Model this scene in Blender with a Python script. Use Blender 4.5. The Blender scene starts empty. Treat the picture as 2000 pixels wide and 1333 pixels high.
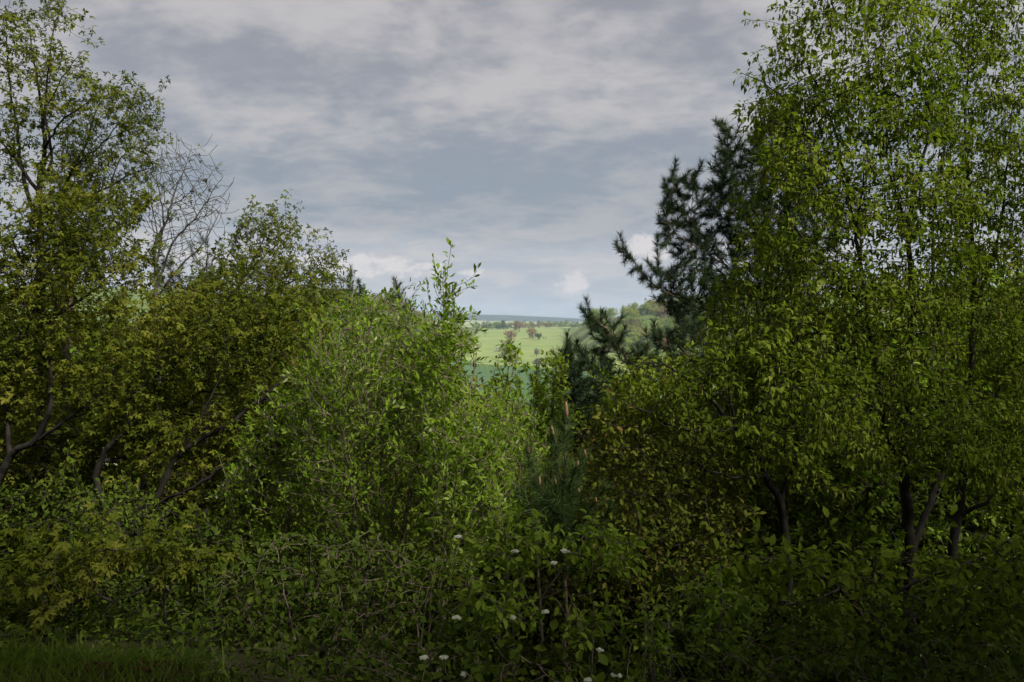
import bpy, math, random
import numpy as np
from mathutils import Vector, Matrix, noise

# ------------------------------------------------------------------ camera, sky, sun, exposure
scene = bpy.context.scene
COL = scene.collection
W0, F0, HOR = 2000.0, 1556.0, 628.0          # photo width, focal length in photo pixels, horizon row
EYE = 1.7
cam_d = bpy.data.cameras.new('camera'); cam = bpy.data.objects.new('camera', cam_d); COL.objects.link(cam)
cam.location = (0, 0, EYE); cam.rotation_euler = (math.radians(90), 0, 0)
cam_d.sensor_width = 36; cam_d.lens = 36 * F0 / W0
cam_d.shift_y = -(666.5 - HOR) / W0
cam_d.clip_start = 0.05; cam_d.clip_end = 30000
scene.camera = cam

SUN_EL, SUN_AZ = math.radians(43), math.radians(136)     # azimuth from +Y towards +X
sun_dir = Vector((math.sin(SUN_AZ) * math.cos(SUN_EL), math.cos(SUN_AZ) * math.cos(SUN_EL), math.sin(SUN_EL)))
sd = bpy.data.lights.new('sun', 'SUN'); sd.energy = 5.0; sd.angle = math.radians(9); sd.color = (1.0, 0.95, 0.86)
so = bpy.data.objects.new('sun', sd); COL.objects.link(so)
so.rotation_euler = sun_dir.to_track_quat('Z', 'Y').to_euler()

scene.view_settings.view_transform = 'Standard'; scene.view_settings.look = 'None'
scene.view_settings.gamma = 1.0; scene.view_settings.exposure = 0.75
scene.view_settings.use_curve_mapping = False
scene.render.engine = 'CYCLES'
scene.cycles.use_denoising = True
scene.cycles.max_bounces = 5; scene.cycles.diffuse_bounces = 2; scene.cycles.transmission_bounces = 3
scene.cycles.glossy_bounces = 1; scene.cycles.volume_bounces = 0; scene.cycles.transparent_max_bounces = 4
scene.cycles.caustics_reflective = False; scene.cycles.caustics_refractive = False

class NT:
    """tiny helper for node trees"""
    def __init__(s, tree): s.t = tree
    def n(s, typ, **kw):
        o = s.t.nodes.new(typ)
        for k, v in kw.items():
            if k == 'inp':
                for a, b in v.items(): s.put(o.inputs[a], b)
            else: setattr(o, k, v)
        return o
    def put(s, sock, v):
        if isinstance(v, bpy.types.NodeSocket): s.t.links.new(v, sock)
        else: sock.default_value = v
    def math(s, op, a, b=0.0, clamp=False):
        o = s.n('ShaderNodeMath', operation=op, use_clamp=clamp); s.put(o.inputs[0], a); s.put(o.inputs[1], b)
        return o.outputs[0]
    def mix(s, f, a, b):
        o = s.n('ShaderNodeMix', data_type='RGBA'); s.put(o.inputs[0], f); s.put(o.inputs[6], a); s.put(o.inputs[7], b)
        return o.outputs[2]
    def ramp(s, f, stops, interp='LINEAR'):
        o = s.n('ShaderNodeValToRGB'); s.put(o.inputs[0], f); r = o.color_ramp; r.interpolation = interp
        while len(r.elements) < len(stops): r.elements.new(0.5)
        for e, (p, c) in zip(r.elements, stops):
            e.position = p; e.color = (*c, 1) if len(c) == 3 else c
        return o.outputs[0]
    def step(s, v, a, b):
        o = s.n('ShaderNodeMapRange', interpolation_type='SMOOTHSTEP')
        s.put(o.inputs[0], v); s.put(o.inputs[1], a); s.put(o.inputs[2], b); return o.outputs[0]
    def noise(s, vec, scale, detail=5, rough=0.55, dist=0.0):
        o = s.n('ShaderNodeTexNoise', inp={'Vector': vec, 'Scale': scale, 'Detail': detail, 'Roughness': rough, 'Distortion': dist})
        return o.outputs[0]
    def xyz(s, x, y, z):
        o = s.n('ShaderNodeCombineXYZ'); s.put(o.inputs[0], x); s.put(o.inputs[1], y); s.put(o.inputs[2], z); return o.outputs[0]

def build_world():
    w = bpy.data.worlds.new('World'); scene.world = w; w.use_nodes = True
    t = NT(w.node_tree); w.node_tree.nodes.clear()
    STR = 0.1; K = 0.66 / STR
    sky = t.n('ShaderNodeTexSky', sky_type='NISHITA', sun_disc=False)
    sky.sun_elevation = SUN_EL; sky.sun_rotation = SUN_AZ
    sky.air_density = 1.2; sky.dust_density = 1.5
    g = t.n('ShaderNodeTexCoord').outputs['Generated']
    sp = t.n('ShaderNodeSeparateXYZ'); t.put(sp.inputs[0], g); x, y, z = sp.outputs
    zc = t.math('MAXIMUM', z, 0.0)
    den = t.math('ADD', zc, 0.24)
    u = t.math('DIVIDE', x, den); v = t.math('DIVIDE', y, den)
    # broad stratocumulus sheet seen in perspective
    pl = t.xyz(t.math('MULTIPLY', u, 1.0), v, 33.3)
    n1 = t.noise(pl, 1.9, 8, 0.52, 0.25)
    pl2 = t.xyz(t.math('MULTIPLY', u, 1.0), t.math('MULTIPLY', v, 1.15), 9.1)
    n2 = t.noise(pl2, 5.2, 8, 0.55, 0.3)
    n3 = t.noise(t.xyz(t.math('MULTIPLY', u, 1.0), t.math('MULTIPLY', v, 1.3), 4.4), 14.0, 6, 0.55, 0.3)
    nn = t.math('ADD', t.math('MULTIPLY', n1, 0.46), t.math('ADD', t.math('MULTIPLY', n2, 0.38), t.math('MULTIPLY', n3, 0.16)))
    dark = t.mix(t.step(zc, 0.06, 0.40), (0.25 * K, 0.30 * K, 0.36 * K, 1), (0.27 * K, 0.275 * K, 0.315 * K, 1))
    lite = (0.47 * K, 0.455 * K, 0.465 * K, 1)
    cl = t.mix(t.step(nn, 0.415, 0.605), dark, lite)
    # pale layer low over the land, with a bluer gap above it
    cre = t.mix(t.step(n2, 0.35, 0.7), (0.39 * K, 0.415 * K, 0.465 * K, 1), (0.52 * K, 0.50 * K, 0.50 * K, 1))
    low = t.math('ADD', zc, t.math('MULTIPLY', t.math('SUBTRACT', n1, 0.5), 0.10))
    cl = t.mix(t.step(low, 0.135, 0.085), cl, cre)
    band = t.math('MULTIPLY', t.step(low, 0.09, 0.135), t.step(low, 0.24, 0.17))
    cl = t.mix(t.math('MULTIPLY', band, 0.36), cl, (0.24 * K, 0.28 * K, 0.325 * K, 1))
    # small cumulus heads above the horizon: azimuth tangent a, elevation tangent e
    a = t.math('DIVIDE', x, t.math('MAXIMUM', y, 0.05)); e = t.math('DIVIDE', z, t.math('MAXIMUM', y, 0.05))
    ce = t.noise(t.xyz(a, t.math('MULTIPLY', e, 1.5), 0.3), 34, 8, 0.62, 0.1)
    tot = None
    for (ca, cee, ra, re, s) in ((-.185, .070, .085, .022, 1), (-.105, .066, .05, .016, .8), (-.055, .058, .03, .014, .7), (.078, .050, .03, .022, 1.0), (.055, .045, .05, .010, .6),
                                 (.165, .092, .05, .024, 1), (-.255, .075, .05, .02, .8), (-.37, .08, .09, .02, .7), (.35, .08, .09, .03, .8)):
        da = t.math('DIVIDE', t.math('SUBTRACT', a, ca), ra); de = t.math('DIVIDE', t.math('SUBTRACT', e, cee), re)
        r2 = t.math('ADD', t.math('MULTIPLY', da, da), t.math('MULTIPLY', de, de))
        b = t.math('MULTIPLY', t.math('SUBTRACT', 1.0, r2), s, )
        b = t.math('MAXIMUM', b, 0.0)
        tot = b if tot is None else t.math('MAXIMUM', tot, b)
    front = t.step(y, 0.05, 0.3)
    cm = t.math('MULTIPLY', t.math('MULTIPLY', t.step(t.math('ADD', t.math('MULTIPLY', tot, 0.40), ce), 0.66, 0.84), t.step(tot, 0.0, 0.2)), front)
    cl = t.mix(t.math('MULTIPLY', cm, 0.75), cl, (0.72 * K, 0.66 * K, 0.64 * K, 1))
    cover = t.step(nn, 0.22, 0.42)
    col = t.mix(t.math('ADD', 0.86, t.math('MULTIPLY', cover, 0.14), True), sky.outputs[0], cl)
    bg = t.n('ShaderNodeBackground', inp={'Color': col, 'Strength': STR})
    out = t.n('ShaderNodeOutputWorld'); t.put(out.inputs[0], bg.outputs[0])
build_world()

# ------------------------------------------------------------------ helpers
rng = np.random.default_rng(11)
def P(px, py, d):
    return np.array([(px - 1000) / F0 * d, d, EYE - (py - HOR) / F0 * d])

def fbm2(x, y, s, seed=0.0):
    return (np.sin(x * s + 1.3 + seed) * np.cos(y * s * 1.13 + seed * 2) + 0.5 * np.sin(x * s * 2.3 + y * s * 1.7 + seed) + 0.3 * np.cos(x * s * 4.1 - y * s * 3.7 + seed * 3)) / 1.8

YS = [-200, -30, 3.0, 3.85, 4.7, 6.8, 10, 20, 60, 200, 420, 600, 900, 1320, 1700, 3500, 4800, 5400, 7500]
ZS = [4, 1.0, .05, 0, -.3, -.95, -2.3, -8, -21, -31, -32.6, -27, -21, -10, -7, -8, 0, -4, -30]
def gz(x, y):
    x = np.asarray(x, float); y = np.asarray(y, float)
    z = np.interp(y, YS, ZS)
    z = z + 60 * np.interp(x, [-900, -600, -330, -160, -95, -65, -28], [.9, 1, .92, .76, .62, .30, 0]) * np.exp(-((y - 640) / 170) ** 2)
    z = z + 55 * np.interp(x, [58, 85, 110, 150, 220, 400, 900], [0, .42, .52, .62, .85, 1.05, 1.1]) * np.exp(-((y - 830) / 200) ** 2)
    z = z + np.interp(x, [-3000, -200, 480, 3000], [75, 46, 14, 24]) * np.exp(-((y - 4900) / 520) ** 2)
    z = z - .75 * np.interp(x, [-1.7, -.7], [0, 1]) * np.interp(y, [.8, 3.4, 30], [0, 1, 0])
    z = z + 0.05 * fbm2(x, y, 1.7) * np.interp(y, [2, 6, 40], [.4, 1, 1]) + 0.8 * fbm2(x, y, .03, 1) * np.interp(y, [20, 200], [0, 1]) \
          + 5.0 * fbm2(x, y, .0045, 2) * np.interp(y, [2500, 4500], [0, 1])
    return z

def raw_mesh(name, V, F, mat, rnd=None, smooth=False):
    """V (n,3); F (m,3) or (m,4) int array or a list of such arrays"""
    Fs = F if isinstance(F, list) else [F]
    Fs = [f for f in Fs if len(f)]
    me = bpy.data.meshes.new(name)
    V = np.ascontiguousarray(V, np.float32)
    me.vertices.add(len(V)); me.vertices.foreach_set('co', V.ravel())
    loops = np.concatenate([f.ravel() for f in Fs]).astype(np.int32)
    tot = np.concatenate([np.full(len(f), f.shape[1]) for f in Fs]).astype(np.int32)
    start = np.concatenate([[0], np.cumsum(tot)[:-1]]).astype(np.int32)
    me.loops.add(len(loops)); me.loops.foreach_set('vertex_index', loops)
    me.polygons.add(len(tot)); me.polygons.foreach_set('loop_start', start); me.polygons.foreach_set('loop_total', tot)
    if smooth: me.polygons.foreach_set('use_smooth', np.ones(len(tot), bool))
    if rnd is not None:
        at = me.attributes.new('rnd', 'FLOAT', 'POINT'); at.data.foreach_set('value', np.ascontiguousarray(rnd, np.float32))
    me.update(calc_edges=True)
    me.materials.append(mat)
    return me

def link(name, me, parent=None, kind=None):
    o = bpy.data.objects.new(name, me); COL.objects.link(o)
    if parent is not None: o.parent = parent
    if kind: o['kind'] = kind
    return o

def thing(name, label, cat, loc, group=None):
    o = bpy.data.objects.new(name, None); COL.objects.link(o)
    o.empty_display_size = 0.2; o.location = loc
    o['label'] = label; o['category'] = cat
    if group: o['group'] = group
    return o

def unit(a):
    return a / np.maximum(np.linalg.norm(a, axis=-1, keepdims=True), 1e-9)

# ------------------------------------------------------------------ materials
def leaf_mat(name, stops, transl=0.46, rough=0.65, spec=0.05, tcol=(1.14, 1.28, .5)):
    m = bpy.data.materials.new(name); m.use_nodes = True; t = NT(m.node_tree); m.node_tree.nodes.clear()
    r = t.n('ShaderNodeAttribute', attribute_name='rnd').outputs['Fac']
    c = t.ramp(r, stops)
    pb = t.n('ShaderNodeBsdfPrincipled', inp={'Base Color': c, 'Roughness': rough, 'Specular IOR Level': spec})
    o = t.n('ShaderNodeOutputMaterial')
    if transl > 0:
        tc = t.n('ShaderNodeMix', data_type='RGBA', blend_type='MULTIPLY'); t.put(tc.inputs[0], 1.0); t.put(tc.inputs[6], c); t.put(tc.inputs[7], (*tcol, 1))
        tr = t.n('ShaderNodeBsdfTranslucent', inp={'Color': tc.outputs[2]})
        mx = t.n('ShaderNodeMixShader'); t.put(mx.inputs[0], transl); t.put(mx.inputs[1], pb.outputs[0]); t.put(mx.inputs[2], tr.outputs[0])
        t.put(o.inputs[0], mx.outputs[0])
    else: t.put(o.inputs[0], pb.outputs[0])
    return m

def bark_mat(name, c1, c2, scale=9):
    m = bpy.data.materials.new(name); m.use_nodes = True; t = NT(m.node_tree)
    pb = m.node_tree.nodes['Principled BSDF']
    co = t.n('ShaderNodeTexCoord').outputs['Object']
    mp = t.n('ShaderNodeMapping', inp={'Vector': co, 'Scale': (1, 1, .22)}).outputs[0]
    n1 = t.noise(mp, scale * 3, 6, .65); n2 = t.noise(co, scale * .35, 3)
    f = t.math('ADD', t.math('MULTIPLY', n1, .7), t.math('MULTIPLY', n2, .3))
    t.put(pb.inputs['Base Color'], t.ramp(f, [(.35, c1), (.65, c2)]))
    pb.inputs['Roughness'].default_value = .9; pb.inputs['Specular IOR Level'].default_value = .15
    bp = t.n('ShaderNodeBump', inp={'Strength': .6, 'Distance': .01, 'Height': n1}); t.put(pb.inputs['Normal'], bp.outputs[0])
    return m

M = {}
M['maple'] = leaf_mat('maple_leaf', [(0, (.048, .066, .007)), (.45, (.094, .110, .010)), (.8, (.14, .15, .018)), (1, (.17, .16, .026))])
M['maple_g'] = leaf_mat('green_maple_leaf', [(0, (.054, .074, .008)), (.5, (.102, .120, .012)), (.85, (.145, .16, .022)), (1, (.165, .165, .026))])
M['shrub'] = leaf_mat('shrub_leaf', [(0, (.080, .135, .010)), (.5, (.145, .225, .017)), (.85, (.205, .29, .035)), (.95, (.25, .31, .09)), (1, (.34, .38, .20))], .48, .55, .08)
M['lime'] = leaf_mat('lime_leaf', [(0, (.11, .17, .014)), (.6, (.2, .27, .025)), (1, (.28, .33, .05))], .4)
M['horn'] = leaf_mat('hornbeam_leaf', [(0, (.064, .095, .008)), (.45, (.114, .155, .013)), (.85, (.162, .205, .022)), (1, (.205, .245, .04))])
M['catkin'] = leaf_mat('catkin', [(0, (.14, .16, .018)), (.6, (.195, .21, .03)), (1, (.25, .23, .05))], .35, .7, .1)
M['dog'] = leaf_mat('dogwood_leaf', [(0, (.08, .135, .012)), (.5, (.145, .21, .02)), (1, (.21, .27, .04))], .45)
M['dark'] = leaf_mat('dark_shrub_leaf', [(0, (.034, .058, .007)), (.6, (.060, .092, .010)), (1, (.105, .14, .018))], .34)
M['rust'] = leaf_mat('rusty_shrub_leaf', [(0, (.065, .085, .010)), (.5, (.11, .13, .015)), (.85, (.15, .155, .022)), (1, (.15, .10, .03))], .34)
M['needle'] = leaf_mat('pine_needle', [(0, (.014, .026, .011)), (.5, (.028, .046, .020)), (.9, (.05, .070, .034)), (1, (.09, .075, .03))], .12, .7, .04)
M['needle_y'] = leaf_mat('young_pine_needle', [(0, (.036, .068, .018)), (.6, (.07, .112, .034)), (1, (.11, .145, .055))], .15, .6, .06)
M['candle'] = leaf_mat('pine_candle', [(0, (.19, .11, .06)), (1, (.27, .17, .10))], 0, .75, .1)
M['flower'] = leaf_mat('white_flower', [(0, (.42, .45, .33)), (1, (.62, .62, .52))], .3, .7, .1, (1, 1, .9))
M['grass'] = leaf_mat('grass_blade', [(0, (.09, .14, .02)), (.6, (.16, .21, .035)), (.9, (.25, .25, .07)), (1, (.42, .35, .18))], .35)
M['litter'] = leaf_mat('dead_leaf', [(0, (.035, .016, .010)), (.6, (.075, .030, .016)), (1, (.13, .07, .035))], .1, .8)
M['bark'] = bark_mat('dark_bark', (.022, .018, .014), (.07, .058, .045))
M['bark_l'] = bark_mat('grey_brown_bark', (.07, .055, .038), (.19, .155, .115))
M['bark_b'] = bark_mat('black_bark', (.008, .007, .006), (.028, .024, .019))
M['bark_p'] = bark_mat('pine_bark', (.035, .025, .018), (.11, .08, .055), 6)
M['bark_g'] = bark_mat('grey_bark', (.03, .027, .024), (.085, .078, .066))
M['dead_tw'] = bark_mat('brown_twig', (.06, .042, .028), (.14, .10, .07))

# ------------------------------------------------------------------ growing trees
def resample(pts, step, wob, g):
    """Catmull-Rom through (x,y,z,r) rows, evenly resampled with a little wobble"""
    pts = np.asarray(pts, float)
    ext = np.vstack([2 * pts[0] - pts[1], pts, 2 * pts[-1] - pts[-2]])
    out = []
    for i in range(1, len(ext) - 2):
        p0, p1, p2, p3 = ext[i - 1:i + 3]
        n = max(2, int(np.linalg.norm(p2[:3] - p1[:3]) / step))
        for k in range(n):
            t = k / n
            out.append(.5 * (2 * p1 + (p2 - p0) * t + (2 * p0 - 5 * p1 + 4 * p2 - p3) * t * t + (3 * p1 - p0 - 3 * p2 + p3) * t ** 3))
    out.append(ext[-2]); out = np.array(out)
    w = g.normal(0, wob, (len(out), 3)); w[0] = 0
    out[:, :3] += w + np.cumsum(g.normal(0, wob * .35, (len(out), 3)), 0) * np.linspace(0, 1, len(out))[:, None]
    return out

def in_poly(poly, x, y):
    poly = np.asarray(poly, float); n = len(poly); c = np.zeros(len(x), bool); j = n - 1
    for i in range(n):
        xi, yi = poly[i]; xj, yj = poly[j]
        hit = ((yi > y) != (yj > y)) & (x < (xj - xi) * (y - yi) / (yj - yi + 1e-12) + xi)
        c ^= hit; j = i
    return c

def attractors(polys, n, g, clump=1.6, cut=0.0, lay=None):
    """points spread through crown volumes: each volume is an outline at a distance d with a half depth t, rounded off at its rim"""
    out = []
    areas = np.array([abs(np.sum(np.roll(np.array(p)[:, 0], 1) * np.array(p)[:, 1] - np.array(p)[:, 0] * np.roll(np.array(p)[:, 1], 1))) * .5 * (q[0] if q else 1) for p, d, t, *q in polys])
    for (poly, d, t, *q), a in zip(polys, areas / areas.sum()):
        want = int(n * a); got = []; pa = np.array(poly, float)
        lo, hi = pa.min(0), pa.max(0); cen = pa.mean(0)
        while len(got) < want:
            x = g.uniform(lo[0], hi[0], 400); y = g.uniform(lo[1], hi[1], 400)
            ok = in_poly(poly, x, y); x, y = x[ok], y[ok]
            for xx, yy in zip(x, y):
                rr = min(1, math.hypot((xx - cen[0]) / (hi[0] - lo[0] + 1), (yy - cen[1]) / (hi[1] - lo[1] + 1)) * 1.9)
                dd = d + g.uniform(-t, t) * math.sqrt(max(.08, 1 - rr * rr))
                p = P(xx, yy, d); s = dd - d; p = p + np.array([0, s, 0]) + (p - np.array([0, 0, EYE])) * np.array([1, 0, 1]) * s / d * .35
                if noise.noise(Vector(p * clump) if lay is None else Vector((p[0] * .75, p[1] * .9, (p[2] - lay * p[0]) * 1.9)) * clump) < g.uniform(cut - .55, cut + .15): continue
                got.append(p)
        out += got[:want]
    return np.array(out)

def grow(P0, par0, A, step, infl, kill, iters, trop, jit, g, maxkids=3):
    cap = len(P0) + 30000
    pos = np.zeros((cap, 3)); par = np.full(cap, -1, int); kids = np.zeros(cap, int)
    n = len(P0); pos[:n] = P0; par[:n] = par0
    nd = np.full(len(A), 1e9); ni = np.zeros(len(A), int)
    for s in range(0, n, 400):
        D = np.linalg.norm(A[:, None] - pos[None, s:min(n, s + 400)], axis=2); k = D.argmin(1); dm = D[np.arange(len(A)), k]
        b = dm < nd; nd[b] = dm[b]; ni[b] = k[b] + s
    alive = nd > kill * .5
    for it in range(iters):
        act = alive & (nd < infl)
        if not act.any(): break
        idx = ni[act]; vec = unit(A[act] - pos[idx])
        nodes, inv = np.unique(idx, return_inverse=True)
        S = np.zeros((len(nodes), 3)); np.add.at(S, inv, vec)
        ok = kids[nodes] < maxkids; nodes, S = nodes[ok], S[ok]
        if len(nodes) == 0: break
        pd = np.where(par[nodes, None] >= 0, unit(pos[nodes] - pos[np.maximum(par[nodes], 0)]), 0)
        dr = unit(unit(S) + .35 * pd + trop + g.normal(0, jit, S.shape))
        new = pos[nodes] + dr * step
        m = len(new)
        if n + m > cap: break
        pos[n:n + m] = new; par[n:n + m] = nodes; kids[nodes] += 1
        al = np.where(alive)[0]
        for s in range(0, m, 500):
            D = np.linalg.norm(A[al][:, None] - new[None, s:s + 500], axis=2); k = D.argmin(1); dm = D[np.arange(len(al)), k]
            b = dm < nd[al]; nd[al[b]] = dm[b]; ni[al[b]] = k[b] + n + s
        n += m
        alive &= nd > kill
    return pos[:n], par[:n]

def tubes(pos, par, rad, sel, sides):
    """one prism per segment sel (child node indices)"""
    ch = np.asarray(sel); pa = par[ch]
    d = unit(pos[ch] - pos[pa])
    gp = par[pa]; pd = np.where(gp[:, None] >= 0, unit(pos[pa] - pos[np.maximum(gp, 0)]), d)
    main = (np.sum(pd * d, 1) > .8) & (rad[ch] > rad[pa] * .6)
    sdr = np.where(main[:, None], unit(pd + d), d)
    r0 = np.where(main, rad[pa], np.minimum(rad[pa], rad[ch] * 1.25)); r1 = rad[ch]
    ref = unit(np.array([.62, .48, -.62]))
    def frame(dd):
        a = unit(np.cross(dd, ref)); return a, np.cross(dd, a)
    th = np.arange(sides) / sides * 2 * np.pi
    def ring(c, dd, r):
        a, b = frame(dd)
        return c[:, None] + r[:, None, None] * (np.cos(th)[None, :, None] * a[:, None] + np.sin(th)[None, :, None] * b[:, None])
    R0 = ring(pos[pa], sdr, r0); R1 = ring(pos[ch] + d * r1[:, None] * .4, d, r1)
    n = len(ch); V = np.concatenate([R0, R1], 1).reshape(-1, 3)
    i = np.arange(sides); j = (i + 1) % sides
    q = np.stack([i, j, j + sides, i + sides], 1)
    F = (q[None] + (np.arange(n) * 2 * sides)[:, None, None]).reshape(-1, 4)
    return V, F

# leaf templates: x side, y forward, z normal
def tpl_maple():
    V, F = [], []
    for a, l in ((-112, .5), (-58, .85), (0, 1.0), (58, .85), (112, .5)):
        a = math.radians(a); b = len(V)
        for da, ll, z in ((0, 0, 0), (-.40, l * .55, .05), (0, l, -.24 * l), (.40, l * .55, .05)):
            V.append((math.sin(a + da) * ll, math.cos(a + da) * ll + .1, z))
        F += [(b, b + 1, b + 2), (b, b + 2, b + 3)]
    return np.array(V), np.array(F)
def tpl_maple3():
    V, F = [], []
    for a, l in ((-75, .75), (0, 1.0), (75, .75)):
        a = math.radians(a); b = len(V)
        for da, ll, z in ((0, 0, 0), (-.5, l * .55, .05), (0, l, -.22 * l), (.5, l * .55, .05)):
            V.append((math.sin(a + da) * ll, math.cos(a + da) * ll + .1, z))
        F += [(b, b + 1, b + 2), (b, b + 2, b + 3)]
    return np.array(V), np.array(F)
def tpl_ovate(w=.27, fold=.10, droop=.16, obov=0.0):
    V = [(0, 0, 0), (-w * (.85 - obov), .30, fold * .8), (w * (.85 - obov), .30, fold * .8), (-w * (.9 + obov), .62, fold * .7 - droop * .25), (w * (.9 + obov), .62, fold * .7 - droop * .25),
         (0, .45, -.02), (0, 1, -droop)]
    F = [(0, 5, 1), (0, 2, 5), (1, 5, 3), (5, 2, 4), (3, 5, 6), (5, 4, 6)]
    return np.array(V), np.array(F)
def tpl_catkin():
    V, F = [], []
    prof = [(0, .05), (.3, .13), (.75, .12), (1, .02)]
    for k, (y, r) in enumerate(prof):
        for j in range(3):
            th = j * 2.094 + k * .9
            V.append((math.cos(th) * r, y, math.sin(th) * r))
    for k in range(3):
        for j in range(3):
            a = k * 3 + j; b = k * 3 + (j + 1) % 3
            F += [(a, b, b + 3), (a, b + 3, a + 3)]
    return np.array(V), np.array(F)
def tpl_needle(w=.018):
    return np.array([(-w, 0, 0), (w, 0, 0), (0, 1, -.06)]), np.array([(0, 1, 2)])
TPL = {'maple': tpl_maple(), 'maple3': tpl_maple3(), 'horn': (np.array([(0, 0, 0), (-.27, .42, .07), (.27, .42, .07), (0, .5, -.02), (0, 1, -.2)]), np.array([(0, 3, 1), (0, 2, 3), (1, 3, 4), (3, 2, 4)])), 'hornl': tpl_ovate(.26, .09, .2), 'ovate': tpl_ovate(.27, .1, .16), 'obov': tpl_ovate(.19, .07, .14, .05),
       'vib': tpl_ovate(.36, .07, .14), 'small': tpl_ovate(.26, .08, .1), 'catkin': tpl_catkin(), 'needle': tpl_needle()}

def scatter(tpl, pos, fwd, nor, size, rnd):
    V, F = tpl
    fwd = unit(fwd); side = unit(np.cross(fwd, nor)); nor = np.cross(side, fwd)
    out = pos[:, None] + size[:, None, None] * (V[None, :, 0:1] * side[:, None] + V[None, :, 1:2] * fwd[:, None] + V[None, :, 2:3] * nor[:, None])
    Fo = (F[None] + (np.arange(len(pos)) * len(V))[:, None, None]).reshape(-1, 3)
    return out.reshape(-1, 3), Fo, np.repeat(rnd, len(V))

def tint(pos, g, amt=.5):
    """per-leaf colour number: sprays of kindred leaves share a hue"""
    b = np.array([noise.noise(Vector(p * 1.3)) for p in pos]) * .55 + np.array([noise.noise(Vector(p * 5.0)) for p in pos]) * .25
    return np.clip(.45 + b + g.normal(0, .16, len(pos)), 0, 1)

def leafmesh(style, pos, dirs, tip, g, size):
    """leaf frames (pos, fwd, normal, size, rnd) for twig nodes; returns dict of arrays per template"""
    S = {}
    up = np.array([0, 0, 1.0])
    base_t = tint(pos, g)
    def emit(tpl, k, a_dir, b_rnd, c_down, nb, sz, szj, off=.02, mask=None, tj=.14):
        idx = np.repeat(np.arange(len(pos)) if mask is None else np.where(mask)[0], k)
        n = len(idx)
        r = unit(g.normal(0, 1, (n, 3)))
        f = unit(dirs[idx] * a_dir + r * b_rnd - up * c_down)
        nr = unit(up * nb + g.normal(0, .5, (n, 3)))
        p = pos[idx] + r * off + dirs[idx] * g.uniform(-.05, .03, (n, 1))
        S.setdefault(tpl, []).append((p, f, nr, sz * g.uniform(1 - szj, 1 + szj, n), np.clip(base_t[idx] + g.normal(0, tj, n), 0, 1)))
    if style == 'maple':
        emit('maple', 5, .35, 1.0, .55, .9, size, .35, .035, tip)
        emit('maple', 2, .2, 1.0, .45, .9, size * .9, .35, .03, ~tip)
    elif style == 'maple3':
        emit('maple3', 6, .3, 1.0, .5, .9, size, .35, .045, tip)
        emit('maple3', 2, .2, 1.0, .4, .9, size * .9, .35, .03, ~tip)
    elif style == 'horn':
        emit('horn', 6, .8, 1.0, .4, 1.4, size, .45, .03, tip)
        emit('horn', 3, .5, 1.0, .35, 1.4, size * .95, .45, .035, ~tip)
        emit('catkin', 1, .1, .14, 1.5, .3, size * 1.05, .35, .025, g.random(len(pos)) < .5, .2)
    elif style == 'horn_low':
        emit('hornl', 4, .8, .9, .5, 1.1, size, .3, .02, tip)
        emit('hornl', 2, .5, 1.0, .4, 1.1, size, .35, .02, ~tip)
    elif style == 'shrub':
        emit('obov', 5, 1.0, .8, -.25, .7, size, .35, .01, tip)
        emit('obov', 2, .55, 1.0, -.1, .8, size, .35, .012, ~tip)
    elif style == 'ovate':
        emit('ovate', 4, .8, .9, .1, 1.0, size, .35, .012, tip)
        emit('ovate', 2, .5, 1.0, .15, 1.0, size, .35, .015, ~tip)
    elif style == 'vib':
        emit('vib', 3, .6, .9, .15, 1.2, size, .35, .02, tip)
        emit('vib', 1, .5, 1.0, .2, 1.2, size, .35, .02, ~tip)
    elif style == 'small':
        emit('small', 5, .6, 1.0, 0, .8, size, .35, .02, tip)
        emit('small', 3, .4, 1.0, 0, .8, size, .35, .025, ~tip)
    elif style == 'sparse':
        emit('maple3', 2, .4, 1.0, .3, .9, size, .3, .02, g.random(len(pos)) < .03)
    return {k: [np.concatenate(x) for x in zip(*v)] for k, v in S.items()}

PART_OF = {'catkin': 'catkins'}
LEAF_OBJ = {}
def leaf_object_mesh(tpl, mat):
    """a single finer leaf with a stalk, shared by all leaf parts of a plant"""
    key = (tpl, mat.name)
    if key not in LEAF_OBJ:
        V, F = TPL[tpl]; V = np.vstack([V, [(-.012, -.28, -.03), (.012, -.28, -.03), (0, 0.05, .004)]]); F = np.vstack([F, [[len(V) - 3, len(V) - 2, len(V) - 1]]])
        LEAF_OBJ[key] = [raw_mesh('leaf', V, F, mat, np.full(len(V), r)) for r in (.25, .45, .6, .75, .9)]
    return LEAF_OBJ[key]

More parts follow.
